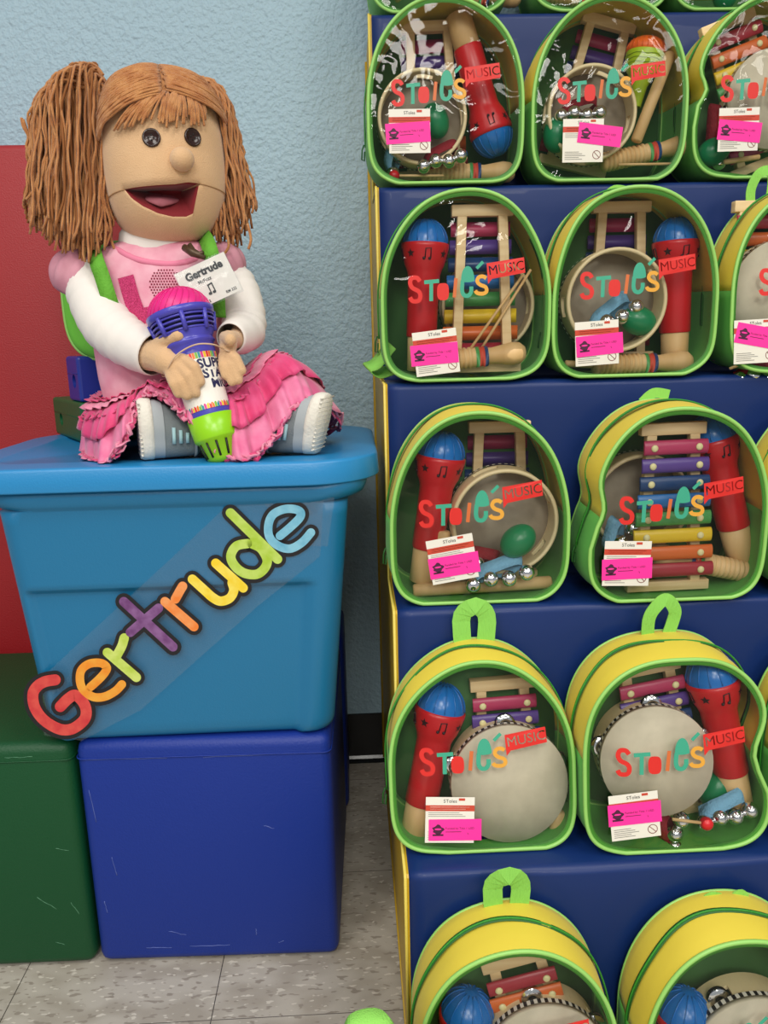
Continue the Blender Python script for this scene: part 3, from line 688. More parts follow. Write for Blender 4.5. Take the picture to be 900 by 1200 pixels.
def bells(k, u, v, off, mt=None, ang=0, n=4, label=None, w=.06):
    c = bagP(k, u, v, off); mt = mt or BANDB; cn = 'light blue' if mt is BANDB else 'dark red'
    t = thing('bell_band', label or cn+' band with jingle bells '+ST[k]['where'], 'bell band', c, 'bell bands in the backpacks')
    R = Matrix.Rotation(math.radians(-ang), 3, 'Y')
    path = [(-w*.5, 0, -.012), (-w*.3, -.004, .002), (0, -.006, .008), (w*.4, -.004, .013), (w*.52, .004, .006), (w*.3, .008, -.004), (0, .01, -.006), (-w*.45, .008, -.010)]
    pp = catmull([c+R @ Vector(p) for p in path], 5); V = []; hw = R @ Vector((.002, .006, .0075))
    for p in pp: V += [p+hw, p-hw]
    MB().add(V, [(2*i, 2*i+1, 2*i+3, 2*i+2) for i in range(len(pp)-1)]).build('webbing', mt, t, solid=.0015)
    for i in range(n):
        p = c+R @ Vector((-w*.45+w*i/(n-1), -.010, -.012+.004*(i % 2)))
        bl = MB().sphere(p, .0110, n=16, m=12).build('bell', METAL, t)
def card(k, u, v, ang, su, sv, sang):
    s = ST[k]; W, wy = s['W'], s['wy']
    # find bag coordinates of the pixel on the window
    def loc(u, v):
        x, z = 0, .1
        for _ in range(8):
            w = W(x, wy(x, z)-.0015, z); q = P(u, v, w.y); x += (q.x-w.x); z += (q.z-w.z)
        return x, z
    cx, cz = loc(u, v); sx, sz = loc(su, sv)
    w0 = W(cx, wy(cx, cz)-.0016, cz)
    t = thing('info_card', 'white information card with bright pink sticker on the window of the backpack '+s['where'].replace('in the ', ''), 'card', w0, 'information cards on the backpacks')
    t['label'] = 'white card with bright pink sticker, on the %s' % s['where'].replace('in the ', '')
    def mk(name, polys, c, an, lift, mats_, par=t, solid=0):
        mb = MB(); ca, sa = math.cos(math.radians(an)), math.sin(math.radians(an)); yb = min(wy(cx+dx, cz+dz) for dx in (-.025, 0, .025) for dz in (-.025, 0, .025))
        for (V, F, mi) in polys: mb.add([W(c[0]+ca*x-sa*z, yb-.0010-lift, c[1]+sa*x+ca*z) for x, z in V], F, mi, False)
        return mb.build(name, mats_, par, solid=solid)
    rc = lambda x0, z0, x1, z1, mi=0: ([(x0, z0), (x1, z0), (x1, z1), (x0, z1)], [(0, 1, 2, 3)], mi)
    mk('card_sheet', [rc(-.0315, -.031, .0315, .031)], (cx, cz), ang, 0, WHITE)
    pr = [rc(-.0315, .012, .0315, .020, 0)]
    pr += [([(x*1, z+.0255) for x, z in text2d('SToles', .0065)[0]], text2d('SToles', .0065)[1], 1), rc(.011, .0262, .019, .0295, 0)]
    for i in range(5): pr.append(rc(-.028, -.0165-i*.0026, -.028+.022+.010*((i*7) % 3)/2, -.0158-i*.0026, 2))
    for i in range(2): pr.append(rc(-.026, .0145+i*.0028, .02+.005*i, .0150+i*.0028, 3))
    for i in range(3): pr.append(rc(-.028, .0095-i*.0024, .012+.004*i, .0101-i*.0024, 2))
    ci = [(.0215+.0055*math.cos(a), -.0205+.0055*math.sin(a)) for a in [2*PI*i/20 for i in range(20)]]; co = [(.0215+.0064*math.cos(a), -.0205+.0064*math.sin(a)) for a in [2*PI*i/20 for i in range(20)]]
    pr.append((ci+co, [(i, (i+1) % 20, 20+(i+1) % 20, 20+i) for i in range(20)], 4)); V, F = stroke2d([(.0175, -.0165), (.0255, -.0245)], .0009, False); pr.append((V, F, 4))
    mk('card_print', pr, (cx, cz), ang, .00025, [ORED, BLACK, GREYP, WHITE, mat('brown_print', '#7a3028', .6)])
    st_ = mk('pink_sticker', [rc(-.034, -.0145, .034, .0145)], (sx, sz), sang, .0006, PINK)
    pr = []
    # round dark emblem with pale band, then the lettering
    pr.append(([(-.022+(.0072+.0014*math.sin(5*a+1))*math.cos(a), .0005+(.0062+.0012*math.cos(4*a))*math.sin(a)) for a in [2*PI*i/26 for i in range(26)]], [tuple(range(26))], 0))
    pr.append(rc(-.029, -.008, -.015, -.0055, 0)); 
    for body, x, z, sz_ in (('Funded by Title 1 LISD', -.0125, .0020, .0040), ):
        V, F = text2d(body, sz_, 0, 'LEFT'); pr.append(([(a+x, b_+z) for a, b_ in V], F, 0))
    pr.append(rc(-.0125, -.0030, .008, -.0022, 0))
    V, F = stroke2d([(.016, -.004), (.0172, -.0065)], .0006, False); pr.append((V, F, 0))
    mk('sticker_print', pr, (sx, sz), sang, .0008, [mat('purple_print', '#4a1038', .6)], par=st_)
    mk('sticker_emblem', [([(-.022+.0045*math.cos(a), .0012+.0012*math.sin(a)) for a in [2*PI*i/12 for i in range(12)]], [tuple(range(12))], 0)], (sx, sz), sang, .00095, PINK, par=st_)
def shaker(k, p1, p2, off):
    a = bagP(k, *p1, off); b_ = bagP(k, *p2, off); ax = (b_-a).normalized(); o = b_-ax*.10
    t = thing('egg_maraca', 'lime shaker with orange top '+ST[k]['where'], 'shaker', o)
    MB().lathe([(0, .008), (.03, .012), (.045, .019), (.055, .028), (.075, .030), (.078, .029)], o, ax, 28).build('body', mat('lime_plastic', '#a8c520', .35), t)
    pr = [(.077, .0285), (.079, .030), (.084, .0295)]+[(.084+.018*math.sin(q), .0295*math.cos(q)) for q in [PI/2*i/7 for i in range(1, 8)]]
    mb = MB().lathe(pr, o, ax, 28)
    a0 = Vector((0, -1, 0)); a0 = (a0-ax*a0.dot(ax)).normalized(); b0 = ax.cross(a0)
    for j in range(24):
        th = 2*PI*j/24; mb.tube([o+ax*(.079)+(a0*math.cos(th)+b0*math.sin(th))*.030, o+ax*.086+(a0*math.cos(th)+b0*math.sin(th))*.0295, o+ax*.094+(a0*math.cos(th)+b0*math.sin(th))*.025], .0009, 4)
    mb.build('cap', mat('orange_plastic', '#ee6a1e', .35), t)
    mb = MB()
    for h in (.058, .064, .070):
        mb.tube([o+ax*(h+.001*math.sin(6*2*PI*j/32))+(a0*math.cos(2*PI*j/32)+b0*math.sin(2*PI*j/32))*interp([(.055, .0283), (.075, .0303)], h) for j in range(32)], .0006, 4, closed=True)
    mb.build('grooves', mat('lime_shade', '#7d9a18', .4), t)

# row 1 (second highest)
xylophone('r1c1', 502, 32, .080, 2, 'back'); microphone('r1c1', (538, 22), (583, 182), .052); tambourine('r1c1', 495, 137, .012, 'open', R=.069, T=.034, jt=(5, 85, 150, 235, 285))
egg('r1c1', 510, 142, .030, -20); bells('r1c1', 514, 183, .020, BANDR, 10); bells('r1c1', 462, 182, .040, BANDB, 60, 3); guiro('r1c1', (500, 203), (590, 202), .045, L=.14); mallet('r1c1', (520, 206), (462, 206), .018)
card('r1c1', 480, 154, 0, 478, 156, 3)
xylophone('r1c2', 713, 28, .085, -14, 'back'); tambourine('r1c2', 694, 132, .014, 'open', R=.070, T=.034, jt=(25, 100, 190, 275)); shaker('r1c2', (742, 140), (760, 45), .045); stick('r1c2', (745, 166), (786, 62), .028)
egg('r1c2', 652, 158, .028, 0); bells('r1c2', 676, 128, .022, BANDR, 0, 4); guiro('r1c2', (710, 190), (792, 172), .040, L=.13); mallet('r1c2', (725, 193), (787, 192), .012, False, label='bare mallet handle along the bottom of the backpack with the orange shaker')
card('r1c2', 683, 165, 0, 703, 158, -7)
xylophone('r1c3', 852, 28, .055, 20, 'front', rev=True); tambourine('r1c3', 906, 116, .018, 'skin', R=.072, T=.03); egg('r1c3', 836, 178, .030, 70); bells('r1c3', 838, 160, .045, BANDR, 80, 4, w=.09); stick('r1c3', (848, 190), (890, 184), .02, r=.004)
card('r1c3', 865, 152, 1, 866, 154, -5)
# row 2 (middle)
microphone('r2c1', (492, 440), (500, 246), .040); xylophone('r2c1', 565, 247, .028, 0, 'back'); mallet('r2c1', (549, 412), (613, 322), .012, False, label='front one of two thin mallet handles crossing the xylophone in the middle step left backpack')
mallet('r2c1', (562, 412), (622, 316), .016, False, label='rear one of two thin mallet handles crossing the xylophone in the middle step left backpack'); guiro('r2c1', (505, 424), (583, 416), .012, L=.12)
tambourine('r2c1', 572, 358, .060, 'open', R=.070, T=.032, jt=(90, 270, 200)); card('r2c1', 511, 413, 6, 509, 415, 4)
xylophone('r2c2', 728, 243, .082, 0, 'back'); tambourine('r2c2', 723, 352, .016, 'open', R=.074, T=.040, jt=(265, 330, 60, 130, 190)); microphone('r2c2', (790, 428), (793, 250), .055)
egg('r2c2', 748, 376, .030, -70); bells('r2c2', 712, 368, .030, BANDB, 25, 4, w=.07); guiro('r2c2', (700, 428), (798, 424), .030, L=.14); stick('r2c2', (662, 426), (700, 428), .03, r=.005)
card('r2c2', 699, 402, 3, 702, 404, 5)
xylophone('r2c3', 893, 242, .070, 0, 'front', rev=True); tambourine('r2c3', 916, 344, .018, 'skin', R=.076, T=.034); mallet('r2c3', (855, 432), (876, 424), .02, False, label='bare mallet handle end in the right backpack on the middle step'); bells('r2c3', 884, 434, .03, BANDR, 0, 4)
card('r2c3', 884, 400, 2, 888, 394, -11)
# row 3 (second lowest)
microphone('r3c1', (495, 684), (520, 512), .050, L=.205); xylophone('r3c1', 585, 500, .088, 0, 'back'); tambourine('r3c1', 592, 612, .022, 'open', R=.074, T=.036, jt=(255, 60, 340, 130)); egg('r3c1', 607, 634, .016, 50)
bells('r3c1', 580, 668, .014, BANDB, 8, 4, w=.075); bells('r3c1', 560, 652, .045, BANDR, -30, 3, w=.05); stick('r3c1', (484, 692), (646, 682), .030, off2=.03); stick('r3c1', (517, 660), (520, 622), .035, r=.010, label='short wooden stick end behind the card in the left backpack on the second lowest step')
card('r3c1', 530, 655, 9, 532, 662, 8)
xylophone('r3c2', 788, 502, .034, 1, 'front'); microphone('r3c2', (868, 652), (836, 518), .055, .062, L=.18); guiro('r3c2', (884, 672), (772, 650), .040, L=.13); tambourine('r3c2', 752, 590, .066, 'open', R=.070, T=.030, jt=(80, 300))
bells('r3c2', 718, 632, .050, BANDB, 60, 3, w=.05); stick('r3c2', (705, 688), (725, 668), .05, r=.005, label='thin wooden stick end at the lower left of the rainbow xylophone backpack')
card('r3c2', 734, 660, -2, 734, 666, 1)
# row 4 (lowest)
microphone('r4c1', (487, 972), (520, 812), .045, L=.215); xylophone('r4c1', 588, 800, .058, 3, 'front', nb=5); tambourine('r4c1', 597, 918, .016, 'skin', tilt=(-11, 0), R=.076, T=.050, rotz=-5, jt=(5, 80, 150, 220, 290)); stick('r4c1', (650, 985), (655, 950), .035, r=.010, label='rounded wooden handle end at lower right of the left backpack on the lowest step')
card('r4c1', 527, 960, -3, 533, 971, -2)
xylophone('r4c2', 757, 782, .062, 10, 'front', nb=5); tambourine('r4c2', 769, 892, .014, 'skin', tilt=(-10, 5), R=.070, T=.052, rotz=-20, jt=(20, 90, 160, 230, 300)); microphone('r4c2', (862, 930), (834, 794), .038, L=.20)
egg('r4c2', 838, 925, .045, 20); bells('r4c2', 845, 945, .020, BANDB, 12, 4, w=.06); mallet('r4c2', (788, 960), (828, 965), .000); bells('r4c2', 780, 972, .025, BANDR, 80, 3, w=.04)
card('r4c2', 743, 955, 5, 743, 952, 4)
# bottom row (floor)
xylophone('r5c1', 604, 1122, .058, 14, 'front', nb=4, rev=True, label='toy xylophone end with red and orange bars in the left backpack on the floor')
microphone('r5c1', (520, 1330), (552, 1165), .050); tambourine('r5c1', 640, 1245, .022, 'skin', R=.074, T=.045, tilt=(-6, 0), rotz=30)
microphone('r5c2', (770, 1330), (806, 1165), .045); tambourine('r5c2', 885, 1240, .018, 'skin', R=.078, T=.046, tilt=(-6, 0), rotz=10)
# top row: only their bottoms show
stick('r0c1', (462, -2), (500, -30), .03); guiro('r0c1', (520, -6), (585, -4), .03, L=.13); guiro('r0c2', (640, -8), (700, 0), .03, L=.13); egg('r0c3', 850, -8, .03); stick('r0c2', (672, -4), (740, -6), .03); stick('r0c3', (800, -6), (880, -8), .03)
# the strap of one more backpack lying on the floor
fs = MB(); V = []
q0 = PZ(410, 1200, .10); hp = [P(402, 1226, .66), P(410, 1207, .665), P(430, 1199, .67), P(448, 1201, .67), P(461, 1216, .66), P(466, 1236, .66)]
pp = catmull(hp, 5)
for p in pp: V += [p+Vector((0, -.010, -.004)), p+Vector((0, .012, .006))]
fs.add(V, [(2*i, 2*i+1, 2*i+3, 2*i+2) for i in range(len(pp)-1)])
o = thing('clear_backpack', 'lime green webbing handle of a backpack at the bottom edge, above the floor', 'backpack', (-.012, .65, 0))
fs.build('handle', WEB, o, solid=.0018)
xb = -.012; yb = .665
R = []
for i in range(9):
    y = yb-.05+.10*i/8; R.append([Vector((xb+.115*math.copysign(abs(math.cos(a))**(.85 if math.sin(a) > 0 else .45), math.cos(a)), y, .125+math.copysign(abs(math.sin(a))**(.85 if math.sin(a) > 0 else .45), math.sin(a))*(.085 if math.sin(a) > 0 else .124))) for a in [2*PI*j/48 for j in range(48)]])
MB().rings(R, cap0=True, cap1=True).build('body', YEL, o)
#PUPPET_START
# ------------------------------------------------------------------ puppet on the lid
FELT = mat('tan_felt', '#d9b287', .85, bump=.5, bscale=700, sheen=.3, var='#d2a97d', vscale=14)
YARN = mat('auburn_yarn', '#b06c34', .8, bump=.8, bscale=900, var='#c98b50', vscale=70, sheen=.3); YARN2 = mat('dark_yarn', '#8a5426', .85)
MOUTH = mat('mouth_red', '#7c0413', .8, sheen=.2); TONG = mat('tongue_pink', '#a8606a', .8)
BUTTON = mat('button_brown', '#2a1209', .2); WSH = mat('white_jersey', '#e6dfd8', .8, bump=.3, bscale=60)
PKC = mat('pink_tie_dye', '#dd8fa4', .8, var='#e8b0be', vscale=26, bump=.2, bscale=60); PKM = mat('mauve_sleeve', '#c07f90', .8, var='#d093a2', vscale=30); PKB = mat('pink_neckband', '#e07f9c', .75)
HOT = mat('hot_pink_tulle', '#cf2766', .6, var='#d94a80', vscale=30, sheen=.3); LPK = mat('light_pink_tulle', '#e58ea8', .6, var='#dc6f92', vscale=25, sheen=.3)
GLIT = mat('pink_glitter', '#9c1448', .35, metal=.2, var='#d83f7c', vscale=700); BEAD = mat('dark_bead', '#8a1438', .3)
SHG = mat('grey_mesh', '#7c8385', .8, bump=.5, bscale=900); SHB = mat('grey_overlay', '#a2a8ab', .7); SOLE = mat('white_sole', '#ddd8cc', .7, bump=.5, bscale=200); LACE = mat('pale_blue_lace', '#9fc3c8', .7)
PUP = thing('puppet', 'girl puppet with auburn yarn pigtails sitting on the tote lid, holding a toy microphone', 'puppet', (-.25, 1.19, LZ))
HC = P(191, 186, 1.19); hs_ = (HC-CAM).dot(FW)/CF
HA, HB, HCZ, HTOP = 70.5*hs_, .086, 98*hs_, 93*hs_
VA = math.atan2(-HC.x, HC.y)              # the way to the camera, seen from the head
FA = VA+math.radians(13)                  # where the face points
def hprof(z):
    t = min(1, abs(z)/(HTOP if z > 0 else HCZ)); n = 2.5 if z > 0 else 2.7
    return max(0, 1-t**n)**(1/n)
def hpt(az, z, extra=0):
    """az from the face axis, + to the viewer's right"""
    p = hprof(z); n = 2.2; c, s = abs(math.cos(az)), abs(math.sin(az))
    r = (( (c/HB)**n+(s/HA)**n )**(-1/n))*p
    front = max(0, math.cos(az))
    r *= 1+.05*front*math.exp(-((z+.038)/.035)**2)
    r += extra
    a = az+FA
    return HC+Vector((math.sin(a)*r, -math.cos(a)*r, z))
def hhit(u, v):
    az, z = 0, 0
    for _ in range(25):
        q = hpt(az, z); w = P(u, v, q.y); dx = w.x-q.x; z = max(-HCZ*.99, min(HTOP*.99, z+(w.z-q.z)*.8)); az = max(-1.5, min(1.5, az+dx/HA*.8))
    return az, z
def hnorm(az, z):
    e = .01; a = hpt(az+e, z)-hpt(az-e, z); b_ = hpt(az, z+.002)-hpt(az, z-.002); n = a.cross(b_).normalized()
    return n if n.dot(hpt(az, z)-HC) > 0 else -n
up_t = [hhit(*q) for q in ((146, 222), (160, 219.5), (185, 217), (205, 216), (220, 213.5), (233, 215))]
lo_t = [hhit(*q) for q in ((146, 222), (155, 233), (168, 242), (185, 250), (202, 254), (218, 254), (227, 250), (231, 240), (233, 215))]
a0_, a1_ = up_t[0][0], up_t[-1][0]
lo_t = [(lerp(a0_, a1_, 0) if i == 0 else (a1_ if i == len(lo_t)-1 else min(a, a1_-.002*(len(lo_t)-i))), z) for i, (a, z) in enumerate(lo_t)]
NCOL = 150; rings_ = []
azs = [-PI+2*PI*i/NCOL for i in range(NCOL)]
NT, NM, NB = 26, 12, 16
V = []; mi_ = []
zc_ = up_t[0][1]
def split(az):
    if a0_ < az < a1_: return interp(up_t, az), min(interp(lo_t, az), interp(up_t, az)-.0002)
    z = lerp(up_t[0][1], up_t[-1][1], .5) if az > a1_ or az < a0_ else 0
    if az > a1_: z = lerp(up_t[-1][1], zc_, min(1, (az-a1_)/1.2))
    elif az < a0_: z = zc_
    return z, z-.0002
Rg = []
for r in range(NT):
    t = math.sin((r/(NT-1))*PI/2); Rg.append([hpt(az, lerp(HTOP*.9999, split(az)[0], 1-math.cos((r/(NT-1))*PI/2))) for az in azs])
MR = []
for r in range(1, NM):
    s = r/NM; k = 1-abs(2*s-1); row = []
    for az in azs:
        zu, zl = split(az)
        if a0_ < az < a1_:
            lip = hpt(az, zu if s < .5 else zl); q = hpt(az, zc_); hin = HC+(q-HC)*.45; hin.z = HC.z+zc_+.004; row.append(lerp(lip, hin, k**.8))
        else: row.append(hpt(az, lerp(zu, zl, s)))
    MR.append(row)
BR = []
for r in range(NB): BR.append([hpt(az, lerp(split(az)[1], -HCZ*.9999, math.sin(r/(NB-1)*PI/2))) for az in azs])
allr = Rg+MR+BR; mb = MB(); mb.rings(allr)
n_ = NCOL
for i in range(len(allr)-1):
    for k in range(n_):
        am = azs[k]+PI/NCOL
        if NT-1 <= i < NT+NM-1 and a0_ < am < a1_: mb.M[i*n_+k] = 1
head = mb.build('head', [FELT, MOUTH], PUP)
# tongue
tp = [hhit(u, v) for u, v in ((189, 247),)][0]; tb_ = hpt(*tp); ti = HC+Vector((0, 0, zc_+.002))
dv = (tb_-ti); mb = MB(); side = Vector((math.cos(FA), math.sin(FA), 0)); Rr = []
for i in range(15):
    t = i/14; wdt = .024*math.sqrt(max(.001, 1-((t-.45)/.56)**2)); c = ti+dv*(.34+.60*t)+Vector((0, 0, .0090)); Rr.append([c+side*(wdt*math.cos(a))+Vector((0, 0, 1))*(.005*math.sin(a)) for a in [2*PI*j/16 for j in range(16)]])
tg = mb.rings(Rr, cap0=True, cap1=True).build('tongue', TONG, head)
MB().tube([ti+dv*(.4)+Vector((0, 0, .0148)), ti+dv*.68+Vector((0, 0, .0146))], .0006, 6).build('tongue_seam', MOUTH, tg)
for u, v in ((177.5, 161.5), (225.5, 161)):
    az, z = hhit(u, v); p = hpt(az, z); nn = hnorm(az, z); o = MB().lathe([(-.002, .0112), (.001, .0118), (.0026, .0112), (.0026, .0092), (.0018, .0086), (.0022, 0)], p, nn, 28).build('button_eye', BUTTON, PUP)
    a = nn.orthogonal().normalized(); b_ = nn.cross(a)
    for q in ((1, 1), (1, -1), (-1, 1), (-1, -1)): MB().sphere(p+nn*.0020+(a*q[0]+b_*q[1])*.0022, .0011, n=8, m=6).build('button_hole', BLACK, o)
az, z = hhit(212, 188); p = hpt(az, z); nn = hnorm(az, z)
MB().sphere(p+nn*.006, .0158, n=28, m=20, sc_=(1, 1, .95)).build('nose', FELT, PUP)
def ear(u, v, sgn):
    c = P(u, v, 1.195); MB().sphere(c, .022, n=20, m=14, sc_=(.55, .45, 1.25)).build('ear', FELT, PUP)
ear(257, 187, 1); ear(124, 178, -1)
# --- yarn hair
rnd = random.Random(3)
def strand(mb, pts, r=.0017, k=5, mi=0, wave=0):
    p = catmull(pts, k); s_ = rnd.uniform(0, 99)
    if wave: p = [q+Vector((noise.noise(Vector((s_, i*.33, 0))), noise.noise(Vector((s_, i*.33, 7))), 0))*wave*min(1, i/6) for i, q in enumerate(p)]
    mb.tube(p, r, 5, mi)
mb = MB(); Rr = []                              # base wig following the skull
for i in range(14):
    t = i/13
    row = []
    for j in range(60):
        az = -PI+2*PI*j/60; front = math.cos(az)
        zlow = .052 if front > .25 else lerp(-.02, .052, max(0, (front+.3)/.55)) if front > -.3 else -.05
        row.append(hpt(az, lerp(HTOP*.9995, zlow, t**.8), .0022)+Vector((0, 0, .002)))
    Rr.append(row)
wig = mb.rings(Rr).build('wig_base', YARN, PUP)
mb = MB()                                        # combed strands from the parting
def overhead(u0, v0, u1, v1, y0, y1, lift, r=.0017):
    pts = []
    for i in range(7):
        t = i/6; u, v = lerp(u0, u1, t), lerp(v0, v1, t)-lift*math.sin(PI*t); pts.append(P(u, v, lerp(y0, y1, t)-.012*math.sin(PI*t)))
    strand(mb, pts, r, 3)
for i in range(46):
    t = i/45; j = rnd.uniform(-1, 1)
    az_s = lerp(-.05, -.1, t); # hugging the skull: walk in (az, z)
    z0 = lerp(.060, HTOP*.985, t**.7); pts = []
    for q in range(9):
        s = q/8; az = lerp(-.18+FA*0, -1.30, s)+j*.02; zz = lerp(z0, lerp(.012, .085, t), s**1.3); pts.append(hpt(az, min(zz, HTOP*.975), .0056+.006*math.sin(PI*s)+rnd.uniform(0, .003)))
    strand(mb, pts, .0018, 2)
for i in range(40):
    t = i/39; j = rnd.uniform(-1, 1); z0 = lerp(.066, HTOP*.985, t**.7); pts = []
    for q in range(8):
        s = q/7; az = lerp(-.10, 1.25, s)+j*.02; zz = lerp(z0, lerp(.03, .088, t), s**1.3); pts.append(hpt(az, min(zz, HTOP*.975), .0056+.006*math.sin(PI*s)+rnd.uniform(0, .003)))
    strand(mb, pts, .0018, 2)
for i in range(60):
    t = i/59; az = lerp(1.5, 2*PI-1.5, t); pts = [hpt(az, HTOP*.985, .005), hpt(az, HTOP*.8, .0055), hpt(az, HTOP*.3, .0055), hpt(az, -.03, .005)]
    strand(mb, pts, .0018, 5)
mb.build('combed_hair', YARN, PUP)
mb = MB()                                        # fringe
for i in range(62):
    t = i/61; u0 = lerp(176, 226, t)+rnd.uniform(-2, 2); v0 = lerp(112, 106, t)+rnd.uniform(-3, 6)
    if t < .34: u1 = lerp(138, 178, t/.34)+rnd.uniform(-3, 3); v1 = lerp(150, 141, t/.34)+rnd.uniform(-5, 5)
    else: u1 = lerp(184, 236, (t-.34)/.66)+rnd.uniform(-3, 3); v1 = lerp(146, 141, (t-.34)/.66)+rnd.uniform(-8, 8)
    pts = []
    for q in range(6):
        s = q/5; u = lerp(u0, u1, s**.8); v = lerp(v0, v1, s); az, z = hhit(u, v); pts.append(hpt(az, z, .0055+.003*math.sin(PI*s)+rnd.uniform(0, .0015)))
    strand(mb, pts, .0017, 3)
mb.build('fringe', YARN, PUP)
def pigtail(knot, apexes, ends, n, name, seed, yk, spread):
    r_ = random.Random(seed); mb = MB(); dk = MB()
    for i in range(n):
        t = (i+.5)/n; layer = r_.uniform(-1, 1)
        def pick(tab): 
            x = t*(len(tab)-1); a = int(min(x, len(tab)-2)); f = x-a; return (lerp(tab[a][0], tab[a+1][0], f), lerp(tab[a][1], tab[a+1][1], f))
        ua, va = pick(apexes); ue, ve = pick(ends); ue += r_.uniform(-8, 8); ve += r_.uniform(-22, 14); ua += r_.uniform(-4, 4); va += r_.uniform(0, 9)
        y1 = yk+layer*spread*math.sqrt(max(.1, 1-(2*t-1)**2))
        k0 = P(knot[0]+r_.uniform(-4, 4), knot[1]+r_.uniform(-7, 7), yk+layer*.012)
        m1 = (lerp(ua, ue, .32)+r_.uniform(-3, 3), lerp(va, ve, .33)); m2 = (lerp(ua, ue, .66)+r_.uniform(-5, 5), lerp(va, ve, .68))
        off = -abs(1-abs(2*t-1))*14*(1 if apexes[0][0] < apexes[-1][0] else 1)*0
        pts = [k0, P(lerp(knot[0], ua, .5), min(knot[1], va)-1, yk+layer*spread*.4), P(ua, va, y1), P(*m1, y1), P(*m2, y1), P(ue, ve, y1+r_.uniform(-.008, .008))]
        (mb if r_.random() < .86 else dk).tube(catmull(pts, 5), [.0019]*24+[.0013]*(26-24), 5) if False else strand(mb if r_.random() < .88 else dk, pts, .00175, 5, 0, .007)
    o = mb.build(name, YARN, PUP); dk.build('darker_strands', YARN2, o); return o
pigtail((124, 104), [(40, 128), (50, 106), (64, 90), (82, 80), (100, 80), (114, 92), (123, 108)], [(34, 250), (44, 262), (60, 276), (78, 288), (96, 296), (112, 292), (128, 268)], 300, 'pigtail', 5, 1.165, .042)
pigtail((214, 96), [(226, 96), (236, 94), (247, 96), (258, 104), (266, 118), (272, 134)], [(246, 262), (254, 274), (264, 280), (276, 276), (286, 262), (294, 236)], 180, 'pigtail', 9, 1.20, .030)
for e, a in (((268, 122), (240, 92)), ((266, 118), (245, 92)), ((270, 121), (238, 95)), ((262, 118), (243, 96))):
    mb = MB(); strand(mb, [P(216, 96, 1.19), P(*a, 1.185), P(lerp(a[0], e[0], .6), lerp(a[1], e[1], .5), 1.18), P(*e, 1.18)], .0019); mb.build('loose_strand', YARN, PUP)
for pts in (((38, 185), (31, 172), (33, 160), (27, 148), (25, 138)), ((38, 190), (33, 178), (36, 165), (31, 152), (27, 140)), ((70, 84), (90, 75), (110, 76), (121, 88)), ((290, 262), (294, 280), (291, 292)), ((265, 270), (268, 288), (262, 298)), ((100, 280), (104, 298), (108, 312)), ((126, 260), (130, 280), (134, 292))):
    mb = MB(); strand(mb, [P(u, v, 1.16) for u, v in pts], .0021); mb.build('loose_strand', YARN, PUP)
mb = MB(); mb.tube([hpt(lerp(a0_, -1.45, i/8), zc_-.0005*i, .0003) for i in range(9)], .0008, 5); mb.build('mouth_crease', mat('crease_felt', '#a9825a', .9), head)
mb = MB(); mb.tube([hpt(lerp(a1_, 1.2, i/8), lerp(up_t[-1][1], zc_, min(1, (lerp(a1_, 1.2, i/8)-a1_)/1.2)), .0003) for i in range(9)], .0008, 5); mb.build('mouth_crease', mat('crease_felt', '#a9825a', .9), head)
# --- body: one continuous felt figure with arms, hands and legs
def cap(mb, pts, n=14):
    """capsule chain [(u,v,Y,r px)]"""
    P3 = [P(u, v, y) for u, v, y, r in pts]; RRR = [r*((p-CAM).dot(FW)/CF) for p, (_, _, _, r) in zip(P3, pts)]
    # resample
    A_, R_ = [], []
    for i in range(len(P3)-1):
        for k in range(5): A_.append(lerp(P3[i], P3[i+1], k/5)); R_.append(lerp(RRR[i], RRR[i+1], k/5))
    A_.append(P3[-1]); R_.append(RRR[-1])
    mb.tube(A_, R_, n); mb.sphere(A_[0], R_[0], n=14, m=10); mb.sphere(A_[-1], R_[-1], n=14, m=10)
    for i in range(5, len(A_)-1, 5): mb.sphere(A_[i], R_[i], n=14, m=10)
mb = MB()
cap(mb, [(190, 270, 1.20, 28), (190, 310, 1.205, 34), (190, 380, 1.205, 46), (195, 462, 1.20, 50)])
cap(mb, [(150, 315, 1.20, 24), (108, 330, 1.18, 18), (122, 375, 1.15, 20), (150, 404, 1.12, 20), (176, 416, 1.09, 17)])
cap(mb, [(230, 315, 1.20, 24), (264, 325, 1.20, 17), (286, 357, 1.19, 16), (288, 388, 1.155, 15), (276, 398, 1.11, 11)])
cap(mb, [(175, 480, 1.19, 30), (225, 505, 1.14, 24), (222, 517, 1.10, 18)])
cap(mb, [(225, 480, 1.19, 30), (270, 515, 1.15, 24), (318, 520, 1.12, 17)])
# viewer's left hand
cap(mb, [(172, 416, 1.090, 18), (186, 417, 1.072, 19), (196, 423, 1.056, 17), (207, 430, 1.044, 13)])
cap(mb, [(187, 404, 1.068, 9.5), (199, 397, 1.052, 9), (209, 393, 1.044, 8)])
for f in (((214, 420), (228, 430), (235, 447), 6.6), ((208, 426), (221, 440), (229, 460), 7.2), ((203, 432), (212, 448), (219, 463), 7), ((199, 438), (204, 450), (209, 461), 6.4)):
    cap(mb, [(*f[0], 1.040, f[3]), (*f[1], 1.026, f[3]), (*f[2], 1.028, f[3]*.92)])
